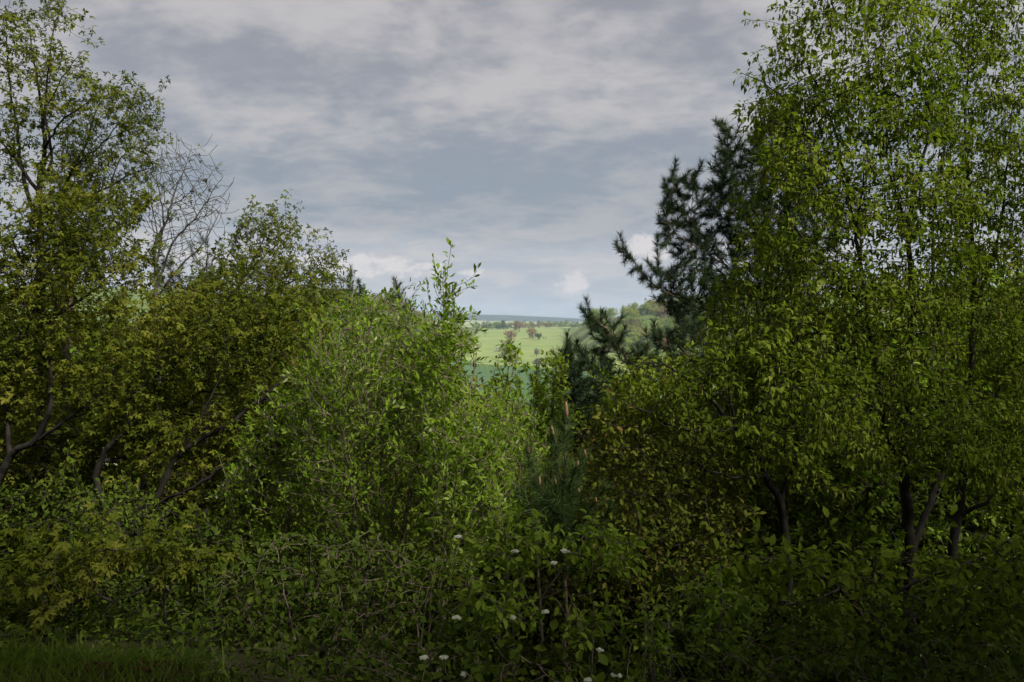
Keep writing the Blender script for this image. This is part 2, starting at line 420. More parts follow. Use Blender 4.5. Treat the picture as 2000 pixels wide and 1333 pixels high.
DENS = 1.9
def plant(name, label, cat, stems, polys, style, lmat, bmat, n=900, size=.07, step=.09, infl=.9, kill=.11, trop=(0, 0, .08), jit=.14, seed=1, wob=.006,
          rtip=.0022, thin=.0065, group=None, clump=1.6, cut=-.05, leaf_parts=0, expo=2.35, sides=3, shoots=(.3, 3, .3), lay=None):
    g = np.random.default_rng(seed); n = int(n * DENS); step *= .72; kill *= .62
    nodes, par, rad, owner = [], [], [], []
    base = None
    for si, st in enumerate(stems):
        rows = []
        for q in st:
            if q[0] == 'g':
                x = (q[1] - 1000) / F0 * q[2]; rows.append((x, q[2], float(gz(x, q[2])) - .05, q[3]))
            else: rows.append((*P(q[0], q[1], q[2]), q[3]))
        if base is None: base = np.array(rows[0][:3]) + np.array([0, 0, .05])
        rs = resample(rows, .085, wob, g)
        if si == 0: prev = -1
        else:
            A0 = np.array([p for p in nodes]); prev = int(np.linalg.norm(A0 - rs[0, :3], axis=1).argmin())
            if np.linalg.norm(A0[prev] - rs[0, :3]) < .12: rs = rs[1:]
        for r in rs:
            nodes.append(r[:3]); par.append(prev); rad.append(r[3] * (.72 if cat == 'tree' else .8)); owner.append(si); prev = len(nodes) - 1
    n0 = len(nodes)
    A = attractors(polys, n, g, clump, cut, lay)
    pos, pr = grow(np.array(nodes), np.array(par), A, step, infl, kill, 90, np.array(trop), jit, g)
    if shoots:
        hk = np.zeros(len(pos), bool); hk[pr[pr >= 0]] = True
        tips = np.where(~hk & (np.arange(len(pos)) >= n0))[0]; tips = tips[g.random(len(tips)) < shoots[0]]
        cur = tips; dr = unit(pos[cur] - pos[pr[cur]]); P_, R_ = [pos], [pr]; tot = len(pos)
        for k in range(shoots[1] + 2):
            if not len(cur): break
            dr = unit(dr + g.normal(0, .16, dr.shape) + [0, 0, shoots[2] * .5]); base_p = np.concatenate(P_)[cur]
            P_.append(base_p + dr * step); R_.append(cur); cur = np.arange(tot, tot + len(cur)); tot += len(cur)
            go = g.random(len(cur)) < (.95 if k < shoots[1] - 1 else .5); cur, dr = cur[go], dr[go]
        pos = np.concatenate(P_); pr = np.concatenate(R_)
    N = len(pos)
    R = np.zeros(N); R[:n0] = rad
    acc = np.zeros(N); kids = np.zeros(N, int); far = np.zeros(N, int)
    for i in range(N - 1, n0 - 1, -1):
        R[i] = rtip if kids[i] == 0 else max(rtip, acc[i] ** (1 / expo))
        p = pr[i]; acc[p] += R[i] ** expo; kids[p] += 1; far[p] = max(far[p], far[i] + 1)
    for i in range(n0, N):
        R[i] = min(R[i], R[pr[i]] * .92 if pr[i] < n0 else R[pr[i]])
    root = thing(name, label, cat, base, group)
    own = np.array(owner)
    for si in range(len(stems)):
        sel = [i for i in range(n0) if own[i] == si and pr[i] >= 0]
        if not sel: continue
        V, F = tubes(pos, pr, R, sel, 7 if si == 0 else 6)
        link('trunk' if si == 0 else ('limb' if cat == 'tree' else 'stem'), raw_mesh('branch', V - base, F, bmat, None, True), root)
    if N > n0:
        V, F = tubes(pos, pr, R, np.arange(n0, N), sides)
        link('twigs', raw_mesh('twigs', V - base, F, bmat, None, True), root, 'stuff')
    dirs = np.zeros((N, 3)); ok = pr >= 0; dirs[ok] = unit(pos[ok] - pos[pr[ok]])
    ids = np.where((R < thin) & (np.arange(N) >= n0))[0]
    L = leafmesh(style, pos[ids], dirs[ids], kids[ids] == 0, g, size)
    for k, (p, f, nr, sz, rn) in L.items():
        mat = M['catkin'] if k == 'catkin' else lmat
        mask = np.ones(len(p), bool)
        if leaf_parts and k != 'catkin':
            inv = (np.abs((p[:, 0] / p[:, 1]) * F0) < 985) & (np.abs(HOR - (p[:, 2] - EYE) / p[:, 1] * F0 - 666) < 650)
            sc = np.where(inv, sz / p[:, 1], 0); top = np.argsort(-sc)[:leaf_parts]; mask[top] = False
            ms = leaf_object_mesh(k, mat)
            for i in top:
                ff = unit(f[i]); sd_ = unit(np.cross(ff, nr[i])); nn = np.cross(sd_, ff); s = sz[i]; q = p[i] - base
                o = bpy.data.objects.new('leaf', ms[min(4, int(rn[i] * 5))]); COL.objects.link(o); o.parent = root
                o.matrix_local = Matrix(((sd_[0] * s, ff[0] * s, nn[0] * s, q[0]), (sd_[1] * s, ff[1] * s, nn[1] * s, q[1]), (sd_[2] * s, ff[2] * s, nn[2] * s, q[2]), (0, 0, 0, 1)))
        V, F, r = scatter(TPL[k], p[mask], f[mask], nr[mask], sz[mask], rn[mask])
        link(PART_OF.get(k, 'foliage'), raw_mesh('foliage', V - base, F, mat, r), root, 'stuff')
    return root

def pine(name, label, stems, polys, lmat, n=160, need=.10, brush=5, per=34, step=.07, kill=.2, infl=.9, seed=1, trop=(0, 0, .5), candles=(), w=2.4, group=None, cut=-.2):
    g = np.random.default_rng(seed); n = int(n * 2.3); kill *= .62; per = int(per * 1.25)
    nodes, par, rad, owner = [], [], [], []; base = None
    for si, st in enumerate(stems):
        rows = []
        for q in st:
            if q[0] == 'g':
                x = (q[1] - 1000) / F0 * q[2]; rows.append((x, q[2], float(gz(x, q[2])) - .05, q[3]))
            else: rows.append((*P(q[0], q[1], q[2]), q[3]))
        if base is None: base = np.array(rows[0][:3]) + np.array([0, 0, .05])
        rs = resample(rows, step * 1.1, .008, g); prev = -1
        if si:
            A0 = np.array(nodes); prev = int(np.linalg.norm(A0 - rs[0, :3], axis=1).argmin())
        for r in rs:
            nodes.append(r[:3]); par.append(prev); rad.append(r[3] * (.5 if w > .9 else .9)); owner.append(si); prev = len(nodes) - 1
    n0 = len(nodes)
    A = attractors(polys, n, g, 1.0, cut) if polys else np.zeros((0, 3))
    if len(A): pos, pr = grow(np.array(nodes), np.array(par), A, step, infl, kill, 70, np.array(trop), .12, g)
    else: pos, pr = np.array(nodes), np.array(par)
    if len(A):
        hk = np.zeros(len(pos), bool); hk[pr[pr >= 0]] = True; cur = np.where(~hk)[0]; cur = cur[g.random(len(cur)) < .75]
        dr = unit(pos[cur] - pos[pr[cur]])
        for k in range(3):
            dr = unit(dr + [0, 0, .38]); nw = pos[cur] + dr * step; m0 = len(pos)
            pos = np.concatenate([pos, nw]); pr = np.concatenate([pr, cur]); cur = np.arange(m0, m0 + len(nw)); go = g.random(len(cur)) < .8; cur, dr = cur[go], dr[go]
    N = len(pos); R = np.zeros(N); R[:n0] = rad; acc = np.zeros(N); kids = np.zeros(N, int); far = np.zeros(N, int)
    for i in range(N - 1, -1, -1):
        if i >= n0: R[i] = max(.004, acc[i] ** (1 / 2.4))
        p = pr[i]
        if p >= 0:
            acc[p] += R[i] ** 2.4; kids[p] += 1; far[p] = max(far[p], far[i] + 1)
    root = thing(name, label, 'tree', base, group)
    own = np.array(owner); arms = []
    for si in range(len(stems)):
        sel = [i for i in range(n0) if own[i] == si and pr[i] >= 0]
        V, F = tubes(pos, pr, R, sel, 7 if si == 0 else 5)
        arms.append(link('trunk' if si == 0 else 'limb', raw_mesh('branch', V - base, F, M['bark_p'], None, True), root))
    if N > n0:
        V, F = tubes(pos, pr, R, np.arange(n0, N), 4); link('twigs', raw_mesh('twigs', V - base, F, M['bark_p'], None, True), root, 'stuff')
    dirs = np.zeros((N, 3)); ok = pr >= 0; dirs[ok] = unit(pos[ok] - pos[pr[ok]])
    ids = np.where((far <= brush) & (pr >= 0))[0]
    ix = np.repeat(ids, per); m = len(ix)
    r = unit(np.cross(dirs[ix], g.normal(0, 1, (m, 3))))
    lean = g.uniform(.45, 1.25, (m, 1)) + np.where(far[ix] == 0, .8, 0)[:, None]
    f = unit(r + dirs[ix] * lean - np.array([0, 0, .05]))
    p = pos[ix] - dirs[ix] * (g.uniform(0, 1, (m, 1)) * step)
    V0, F0_ = tpl_needle(.012 * w)
    V, F, rn = scatter((V0, F0_), p, f, g.normal(0, 1, (m, 3)), need * g.uniform(.7, 1.15, m), np.clip(tint(pos, g)[ix] * .7 + g.normal(.1, .15, m), 0, .985))
    link('needles', raw_mesh('needles', V - base, F, lmat, rn), root, 'stuff')
    for ci, (px, py, d, ln, rr) in enumerate(candles):
        b = P(px, py, d) - base; b[2] -= ln * .25
        Vc, Fc = [], []
        prof = [(0, .55), (.12, .95), (.35, 1), (.6, .9), (.82, .68), (.95, .35), (1, .05)]
        tl = g.normal(0, .05, 2); sd = 7
        for k, (y, q) in enumerate(prof):
            for j in range(sd):
                th = j / sd * 6.283 + k * .45; q2 = q * (1 + .14 * ((j + k) % 2))
                Vc.append((b[0] + tl[0] * y * ln * 2 + math.cos(th) * rr * q2, b[1] + math.sin(th) * rr * q2, b[2] + y * ln + tl[1] * .01))
        for k in range(len(prof) - 1):
            for j in range(sd):
                a = k * sd + j; c = k * sd + (j + 1) % sd; Fc.append((a, c, c + sd, a + sd))
        link('candle', raw_mesh('candle', np.array(Vc), np.array(Fc), M['candle'], g.random(len(Vc))), arms[ci])
    return root

# ------------------------------------------------------------------ the land
def ground_mat(name, stops, scale, bump=0.0, extra=None):
    m = bpy.data.materials.new(name); m.use_nodes = True; t = NT(m.node_tree); pb = m.node_tree.nodes['Principled BSDF']
    co = t.n('ShaderNodeTexCoord').outputs['Object']
    n1 = t.noise(co, scale, 8, .62, .3); n2 = t.noise(co, scale * 7.3, 6, .6)
    f = t.math('ADD', t.math('MULTIPLY', n1, .62), t.math('MULTIPLY', n2, .38))
    c = t.ramp(f, stops)
    if extra: c = extra(t, co, c)
    t.put(pb.inputs['Base Color'], c); pb.inputs['Roughness'].default_value = .95; pb.inputs['Specular IOR Level'].default_value = .1
    if bump:
        b = t.n('ShaderNodeBump', inp={'Strength': .8, 'Distance': bump, 'Height': n2}); t.put(pb.inputs['Normal'], b.outputs[0])
    return m
def field_rows(t, co, c):
    """drill rows and a few mown or thinner strips across the meadow"""
    mp = t.n('ShaderNodeMapping', inp={'Vector': co, 'Scale': (.006, .035, 0), 'Rotation': (0, 0, .1)}).outputs[0]
    n = t.noise(mp, 1.0, 5, .6, .4)
    return t.mix(t.step(n, .46, .62), c, (.205, .235, .085, 1))
M['soil'] = ground_mat('wood_floor', [(.3, (.020, .016, .010)), (.5, (.035, .034, .014)), (.7, (.045, .062, .016))], 1.6, .03)
def woodland(t, co, c):
    sp = t.n('ShaderNodeSeparateXYZ'); t.put(sp.inputs[0], co)
    left = t.step(sp.outputs[0], -47, -51); right = t.step(sp.outputs[0], 74, 88)
    return t.mix(t.math('MAXIMUM', left, right), c, (.085, .12, .030, 1))
def meadow_extra(t, co, c): return woodland(t, co, field_rows(t, co, c))
M['meadow'] = ground_mat('meadow', [(.35, (.130, .185, .058)), (.55, (.165, .220, .070)), (.7, (.20, .24, .085))], .02, 0, meadow_extra)
M['crop'] = ground_mat('crop', [(.3, (.050, .098, .042)), (.7, (.072, .125, .05))], .03, 0, woodland)
M['slope'] = ground_mat('rough_slope', [(.3, (.02, .03, .010)), (.7, (.045, .065, .016))], .15)
M['plain'] = ground_mat('far_fields', [(.4, (.09, .13, .05)), (.5, (.33, .34, .16)), (.56, (.10, .14, .05)), (.66, (.30, .34, .12))], .004)
M['ridge'] = ground_mat('far_forest', [(.3, (.022, .035, .022)), (.7, (.045, .065, .036))], .03)

def sheet(name, ya, yb, ny, mat, nx=120, power=1.0):
    us = np.sign(np.linspace(-1, 1, nx)) * np.abs(np.linspace(-1, 1, nx)) ** 1.5
    V = np.zeros((ny, nx, 3))
    for k in range(ny):
        s = (k / (ny - 1)) ** power
        ym = (ya(0) if callable(ya) else ya) * (1 - s) + (yb(0) if callable(yb) else yb) * s
        x = us * (40 + .95 * abs(ym))
        y = (ya(x) if callable(ya) else ya) * (1 - s) + (yb(x) if callable(yb) else yb) * s
        V[k, :, 0] = x; V[k, :, 1] = y; V[k, :, 2] = gz(x, y + 0 * x)
    i = (np.arange(ny - 1)[:, None] * nx + np.arange(nx - 1)[None]).ravel()
    F = np.stack([i, i + 1, i + nx + 1, i + nx], 1)
    return link(name, raw_mesh(name, V.reshape(-1, 3), F, mat, None, True), None, 'structure')
edge = lambda x: 560 - 1.15 * np.clip(np.asarray(x, float) + 10, -160, 70) + 12 * np.sin(np.asarray(x, float) * .05)
sheet('ground', -200, 30, 150, M['soil'], 160)
sheet('slope', 30, 330, 60, M['slope'])
sheet('crop_field', 330, edge, 40, M['crop'])
sheet('meadow', edge, 1330, 60, M['meadow'])
sheet('plain', 1330, 4200, 40, M['plain'])
sheet('far_ridge', 4200, 7500, 50, M['ridge'], 200)

# ------------------------------------------------------------------ plants of the wood edge
# left side
plant('maple_tree', 'tall open-crowned maple at the far left, top rising past the upper edge', 'tree',
      [[('g', 92, 9.2, .10), (88, 900, 9.1, .085), (78, 640, 9, .07), (75, 467, 9, .055), (70, 364, 9, .045), (82, 305, 9, .035), (79, 245, 9, .028), (72, 190, 8.95, .02), (58, 105, 8.9, .012), (45, 30, 8.9, .006)],
       [(70, 372, 9, .03), (100, 310, 8.9, .022), (88, 224, 8.8, .02), (94, 147, 8.8, .014), (101, 77, 8.8, .01), (119, 18, 8.8, .005)],
       [(75, 450, 9, .035), (44, 336, 9.2, .028), (33, 245, 9.2, .02), (21, 168, 9.2, .015), (16, 70, 9.2, .008)],
       [(84, 330, 9, .022), (100, 300, 9, .02), (106, 285, 9, .012)],
       [(84, 300, 9, .018), (116, 242, 8.7, .014), (158, 210, 8.6, .010), (182, 189, 8.6, .007), (206, 170, 8.6, .004)],
       [(95, 215, 8.8, .012), (105, 182, 8.7, .010), (130, 140, 8.6, .007), (150, 112, 8.6, .005), (163, 98, 8.6, .004)],
       [(70, 372, 9, .03), (30, 310, 8.9, .02), (0, 270, 8.8, .014), (-30, 230, 8.8, .008)]],
      [([(-60, -30), (90, -30), (140, 15), (150, 30), (130, 60), (90, 100), (110, 140), (150, 95), (170, 105), (130, 160), (110, 200), (160, 165), (212, 165), (200, 200), (120, 240), (90, 320), (60, 400), (-60, 420)], 8.9, .5)],
      'maple3', M['maple_g'], M['bark_b'], n=290, size=.050, seed=3, clump=2.2, cut=.12, kill=.12, trop=(0, 0, .35), shoots=(.6, 3, .5))
plant('maple_tree', 'upright maple with an airy pointed spray of tiny leaves next to the tallest left tree', 'tree',
      [[('g', 128, 10.2, .09), (125, 700, 10.1, .07), (123, 480, 10, .05), (123, 378, 10, .04), (147, 322, 10, .028), (170, 280, 10, .02), (182, 240, 10, .013), (200, 195, 10, .006)],
       [(123, 430, 10, .03), (170, 385, 9.9, .022), (215, 364, 9.8, .018), (245, 343, 9.8, .013), (298, 324, 9.8, .006)],
       [(150, 318, 10, .018), (200, 280, 9.9, .013), (240, 230, 9.9, .009), (262, 190, 9.9, .006), (272, 165, 9.9, .003)],
       [(205, 275, 9.9, .01), (255, 250, 9.9, .007), (300, 206, 9.9, .003)],
       [(215, 364, 9.8, .014), (235, 310, 9.9, .009), (270, 280, 9.9, .005), (300, 262, 9.9, .003)]],
      [([(110, 330), (150, 240), (200, 200), (248, 165), (275, 158), (285, 195), (312, 205), (300, 260), (305, 325), (250, 360), (200, 400), (140, 420)], 9.9, .6)],
      'maple3', M['maple'], M['bark_b'], n=320, size=.045, seed=4, clump=2.0, cut=.1, kill=.12, trop=(.1, 0, .35), shoots=(.6, 3, .5))
plant('maple_tree', 'dense olive maple filling the left edge below the open crowns, black limbs showing through', 'tree',
      [[('g', -40, 8.1, .08), (-20, 1000, 8.0, .062), (21, 892, 7.9, .05), (63, 868, 7.8, .042), (95, 811, 7.7, .034), (99, 747, 7.7, .027), (95, 677, 7.7, .02), (106, 600, 7.7, .010)],
       [(21, 892, 7.9, .036), (15, 780, 8.0, .032), (50, 660, 8.1, .03), (85, 567, 8, .03), (99, 518, 8, .024), (137, 469, 8, .016), (180, 420, 8, .006)],
       [(63, 868, 7.8, .022), (130, 820, 7.7, .021), (190, 770, 7.7, .016), (240, 700, 7.8, .010), (280, 640, 7.8, .005)],
       [(85, 567, 8, .022), (40, 500, 8.1, .016), (20, 450, 8.1, .008)],
       [(50, 660, 8, .022), (120, 610, 7.8, .02), (190, 560, 7.8, .014), (260, 500, 7.8, .006)]],
      [([(-80, 470), (30, 450), (80, 400), (140, 370), (215, 375), (285, 368), (278, 420), (292, 470), (285, 540), (305, 600), (290, 700), (260, 800), (220, 950), (60, 980), (-80, 960)], 8.2, .75)],
      'maple3', M['maple'], M['bark_b'], n=2500, size=.05, seed=5, cut=.36, clump=2.0, lay=.45, trop=(.1, 0, .22), shoots=(.4, 4, .4))
plant('maple_tree', 'leaning maple with low black branches sweeping up to the right in the left half', 'tree',
      [[('g', 212, 7.6, .085), (232, 1100, 7.5, .07), (252, 1068, 7.5, .062), (262, 1040, 7.5, .055), (300, 985, 7.3, .042), (353, 888, 7.2, .034), (441, 835, 7.1, .027), (529, 768, 7.1, .018), (592, 719, 7.1, .008)],
       [(252, 1068, 7.5, .05), (190, 950, 7.5, .044), (212, 871, 7.4, .038), (247, 843, 7.4, .032), (252, 783, 7.4, .024), (275, 758, 7.4, .020), (317, 723, 7.4, .014), (350, 700, 7.4, .007)],
       [(262, 1040, 7.5, .045), (290, 900, 7.6, .036), (331, 828, 7.6, .030), (370, 782, 7.6, .022), (420, 735, 7.6, .02), (469, 700, 7.6, .014), (529, 650, 7.6, .007)],
       [(240, 900, 7.6, .036), (307, 772, 7.8, .03), (353, 701, 7.8, .022), (381, 659, 7.8, .022), (420, 610, 7.8, .018), (458, 571, 7.8, .012), (500, 530, 7.8, .006)],
       [(262, 1050, 7.4, .03), (330, 1055, 7.1, .024), (400, 1020, 7, .018), (470, 990, 7, .008)],
       [(300, 985, 7.3, .022), (380, 950, 7, .02), (470, 890, 6.9, .014), (560, 850, 6.9, .006)],
       [(353, 888, 7.2, .018), (400, 800, 7.1, .013), (430, 740, 7.1, .006)]],
      [([(215, 760), (260, 650), (330, 580), (400, 550), (470, 540), (540, 560), (600, 600), (640, 660), (650, 730), (600, 820), (560, 900), (500, 980), (380, 1040), (260, 1030), (200, 940)], 7.75, .75)],
      'maple3', M['maple'], M['bark_b'], n=2700, size=.048, seed=6, cut=.38, clump=2.0, lay=.55, trop=(.18, 0, .18), shoots=(.4, 4, .4))
plant('maple_tree', 'thin-topped maple whose airy crown stands out against the pale cloud, left of the central shrubs', 'tree',
      [[('g', 395, 10.4, .08), (405, 800, 10.3, .06), (430, 640, 10.2, .045), (458, 571, 10.1, .03), (485, 530, 10, .022), (505, 490, 10, .014), (522, 450, 10, .008), (538, 412, 10, .003)],
       [(430, 640, 10.2, .03), (500, 590, 10, .022), (560, 555, 9.9, .014), (600, 535, 9.9, .010), (625, 510, 9.9, .006), (648, 488, 9.9, .003)],
       [(458, 571, 10.1, .02), (440, 520, 10.1, .012), (462, 470, 10.1, .006)],
       [(485, 530, 10, .015), (530, 490, 9.9, .009), (572, 455, 9.9, .003)],
       [(410, 760, 10.3, .03), (520, 690, 9.8, .02), (600, 640, 9.7, .012), (660, 600, 9.7, .006)]],
      [([(440, 470), (480, 425), (530, 408), (575, 450), (560, 500), (520, 540), (450, 540)], 10, .45, .8),
       ([(370, 560), (440, 520), (520, 520), (600, 520), (640, 485), (662, 500), (640, 540), (660, 570), (640, 620), (660, 700), (600, 760), (480, 740), (380, 680)], 10, .7, .9)],
      'maple3', M['maple_g'], M['bark'], n=1050, size=.046, seed=7, clump=2.2, cut=.25, lay=.5, trop=(.12, 0, .25), shoots=(.55, 4, .45))
plant('bare_tree', 'nearly leafless young tree with thin grey twigs fanned against the sky', 'tree',
      [[('g', 318, 11.6, .07), (312, 760, 11.5, .055), (308, 600, 11.4, .042), (305, 500, 11.4, .033), (312, 470, 11.4, .028), (330, 430, 11.4, .021), (342, 390, 11.4, .015), (360, 340, 11.4, .009), (375, 298, 11.4, .004)],
       [(308, 560, 11.4, .028), (335, 480, 11.3, .022), (368, 440, 11.3, .018), (395, 410, 11.3, .012), (415, 375, 11.3, .008), (438, 345, 11.3, .003)],
       [(305, 520, 11.4, .025), (318, 440, 11.5, .018), (312, 380, 11.5, .012), (304, 330, 11.5, .007), (312, 290, 11.5, .003)],
       [(308, 580, 11.4, .022), (350, 520, 11.2, .02), (392, 480, 11.2, .014), (415, 440, 11.2, .009), (430, 405, 11.2, .004)],
       [(342, 400, 11.4, .01), (372, 375, 11.3, .007), (398, 335, 11.3, .003)],
       [(312, 470, 11.4, .014), (300, 420, 11.5, .01), (294, 370, 11.5, .004)]],
      [([(285, 440), (292, 360), (305, 295), (345, 300), (378, 292), (410, 330), (440, 345), (438, 400), (420, 450), (385, 500), (330, 540), (300, 520)], 11.4, .5)],
      'sparse', M['maple_g'], M['bark_g'], n=420, size=.05, seed=8, clump=.8, cut=-.5, step=.09, kill=.14, rtip=.0040, jit=.16, expo=2.6, trop=(.1, 0, .5), shoots=(.9, 4, .35))
pine('pine_tree', 'dark pine half hidden in the upper left behind the maples', [[('g', 135, 13.2, .12), (135, 700, 13.2, .09), (138, 450, 13.2, .05), (142, 330, 13.2, .01)]],
     [([(85, 560), (100, 420), (115, 350), (145, 320), (185, 380), (190, 480), (200, 560)], 13.2, .7)], M['needle'], n=330, need=.11, per=30, seed=21)
pine('pine_tree', 'spindly pine tip poking up under the leafless tree', [[('g', 402, 15.5, .08), (402, 650, 15.5, .05), (403, 520, 15.5, .025), (404, 466, 15.5, .008)],
     [(403, 530, 15.5, .015), (385, 505, 15.5, .01), (378, 492, 15.5, .006)], [(403, 540, 15.5, .015), (425, 510, 15.5, .01), (432, 492, 15.5, .006)]],
     [([(395, 520), (400, 470), (408, 470), (414, 500), (440, 520), (450, 600), (370, 600), (380, 520)], 15.5, .4)], M['needle'], n=50, need=.12, per=24, seed=22, brush=4)
pine('pine_tree', 'black-green pine top with short upright shoots on the skyline beside the wooded hill', [[('g', 688, 17, .09), (687, 760, 17, .06), (684, 620, 17, .03), (683, 540, 17, .008)],
     [(686, 620, 17, .02), (665, 590, 17, .012), (656, 570, 17, .006)], [(686, 610, 17, .02), (703, 570, 17, .01), (700, 552, 17, .006)]],
     [([(645, 600), (655, 565), (680, 545), (690, 545), (705, 555), (725, 585), (740, 700), (640, 700)], 17, .5)], M['needle'], n=90, need=.13, per=24, seed=23, brush=4)
pine('pine_tree', 'smaller pine top just right of the skyline pine, behind the pale shrub tips', [[('g', 778, 17.5, .08), (777, 720, 17.5, .05), (775, 600, 17.5, .02), (775, 553, 17.5, .007)]],
     [([(758, 640), (768, 560), (780, 560), (800, 600), (810, 700), (745, 700)], 17.5, .4)], M['needle'], n=80, need=.13, per=24, seed=24, brush=4)
pine('pine_tree', 'low pine behind the olive maple boughs, right of the thin-topped maple', [[('g', 612, 15, .08), (611, 720, 15, .05), (610, 620, 15, .02), (610, 575, 15, .007)]],
     [([(585, 650), (600, 585), (620, 585), (640, 640), (645, 720), (570, 720)], 15, .5)], M['needle'], n=90, need=.12, per=24, seed=25, brush=4)
pine('pine_tree', 'dark pine shaded between the leafless tree and the leaning maple', [[('g', 330, 12.5, .1), (330, 760, 12.5, .07), (328, 600, 12.5, .04), (326, 520, 12.5, .01)]],
     [([(290, 720), (300, 560), (325, 500), (360, 560), (400, 540), (410, 640), (380, 740)], 12.5, .6)], M['needle'], n=230, need=.11, per=30, seed=26)

# middle: tall many-stemmed shrubs
def fan(base, d, rb, tops, g, low=.35):
    """stems from one stool up to the given tops"""
    out = []
    for k, (tx, ty, td) in enumerate(tops):
        bx = base[0] + g.uniform(-22, 22); m1 = (bx + (tx - bx) * low + g.uniform(-14, 14), base[1] + (ty - base[1]) * .4, d + (td - d) * .4)
        m2 = (bx + (tx - bx) * .75 + g.uniform(-12, 12), base[1] + (ty - base[1]) * .72, d + (td - d) * .75)
        r = rb * g.uniform(.65, 1.0)
        st = [('g', bx, d, r), (*m1, r * .72), (*m2, r * .42), (tx, ty, td, .004)]
        out.append(st)
    return out
gg = np.random.default_rng(5)
plant('tall_shrub', 'tallest bright green shrub in the centre, its leafy whip topping the skyline', 'shrub',
      fan((845, 1260), 6.2, .022, [(868, 535, 6.2), (900, 650, 6.1), (928, 690, 6.1), (838, 660, 6.4), (980, 820, 6.0), (905, 750, 6.3), (810, 750, 6.4)], gg),
      [([(845, 640), (852, 580), (866, 540), (884, 548), (894, 590), (900, 640), (870, 660)], 6.2, .18, 2.0),
       ([(830, 710), (845, 645), (890, 630), (905, 670), (925, 680), (912, 720), (900, 780), (920, 850), (985, 880), (985, 1000), (930, 1120), (840, 1120), (815, 950), (815, 780)], 6.2, .7)],
      'shrub', M['shrub'], M['bark_l'], n=1500, size=.052, seed=31, trop=(0, 0, .8), leaf_parts=150, kill=.11, cut=.0, shoots=(.4, 2, .5))
plant('tall_shrub', 'broad bright green shrub of many thin stems left of the tallest whip', 'shrub',
      fan((735, 1310), 6.5, .034, [(682, 565, 6.6), (764, 545, 6.6), (720, 600, 6.5), (640, 640, 6.7), (800, 620, 6.5), (600, 780, 6.4), (850, 720, 6.3), (660, 800, 6.0)], gg),
      [([(618, 710), (655, 620), (682, 585), (705, 625), (735, 620), (764, 572), (790, 625), (840, 680), (870, 780), (865, 1000), (800, 1160), (670, 1160), (590, 1010), (565, 860), (595, 740)], 6.5, .8)],
      'shrub', M['shrub'], M['bark_l'], n=2700, size=.042, seed=32, trop=(0, 0, .8), kill=.11, cut=.0, shoots=(.4, 2, .5))
plant('tall_shrub', 'yellowish green shrub shoulder under the field view, right of the tallest whip', 'shrub',
      fan((985, 1230), 6.9, .02, [(955, 775, 7), (1000, 785, 7), (1045, 820, 6.9), (1075, 890, 6.8), (930, 860, 6.8), (1020, 860, 6.7)], gg),
      [([(915, 840), (950, 790), (985, 785), (1020, 805), (1055, 830), (1085, 890), (1080, 980), (1030, 1060), (940, 1060), (915, 900)], 6.9, .7)],
      'shrub', M['shrub'], M['bark_l'], n=1350, size=.043, seed=33, trop=(0, 0, .7), kill=.11, cut=.0, shoots=(.4, 2, .5))
plant('sapling', 'slender sapling with few leaves standing against the bright meadow', 'sapling',
      [[('g', 990, 7.4, .014), (990, 800, 7.4, .010), (994, 720, 7.4, .007), (1000, 668, 7.4, .003)], [(991, 760, 7.4, .006), (1010, 710, 7.4, .004), (1020, 676, 7.4, .002)], [(990, 780, 7.4, .006), (975, 720, 7.4, .004), (980, 690, 7.4, .002)]],
      [([(972, 760), (980, 690), (1000, 665), (1022, 675), (1028, 720), (1010, 780)], 7.4, .15)], 'ovate', M['shrub'], M['bark_l'], n=34, size=.06, seed=34, cut=-.6, kill=.09)
plant('tall_shrub', 'fresh green shrub between the olive maples and the broad central shrub', 'shrub',
      fan((585, 1300), 7.1, .022, [(622, 650, 7.3), (570, 740, 7.1), (520, 800, 7), (480, 900, 6.9), (640, 720, 7.2), (560, 860, 6.8)], gg),
      [([(470, 900), (520, 800), (575, 760), (618, 675), (650, 720), (660, 850), (650, 1050), (570, 1200), (480, 1150), (430, 1010)], 7.0, .8)],
      'shrub', M['shrub'], M['bark_l'], n=2000, size=.042, seed=35, trop=(0, 0, .7), kill=.11, cut=.0, shoots=(.4, 2, .5))
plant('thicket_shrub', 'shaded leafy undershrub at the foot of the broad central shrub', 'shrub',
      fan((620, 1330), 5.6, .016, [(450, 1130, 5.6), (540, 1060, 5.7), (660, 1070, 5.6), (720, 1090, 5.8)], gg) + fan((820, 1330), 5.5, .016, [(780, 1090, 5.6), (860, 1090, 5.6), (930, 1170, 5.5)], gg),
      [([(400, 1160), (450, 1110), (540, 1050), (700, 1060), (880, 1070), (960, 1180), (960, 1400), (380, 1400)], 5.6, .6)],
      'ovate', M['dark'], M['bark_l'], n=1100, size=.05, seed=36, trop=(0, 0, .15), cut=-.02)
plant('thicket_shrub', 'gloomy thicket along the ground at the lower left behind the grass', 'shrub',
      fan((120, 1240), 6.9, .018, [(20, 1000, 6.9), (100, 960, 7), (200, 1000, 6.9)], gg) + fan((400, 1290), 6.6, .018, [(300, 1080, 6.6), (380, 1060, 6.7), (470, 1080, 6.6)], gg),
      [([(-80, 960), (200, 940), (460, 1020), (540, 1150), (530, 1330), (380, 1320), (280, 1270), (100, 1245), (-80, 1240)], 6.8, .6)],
      'small', M['dark'], M['bark'], n=1400, size=.045, seed=37, trop=(0, 0, .1), cut=.05)
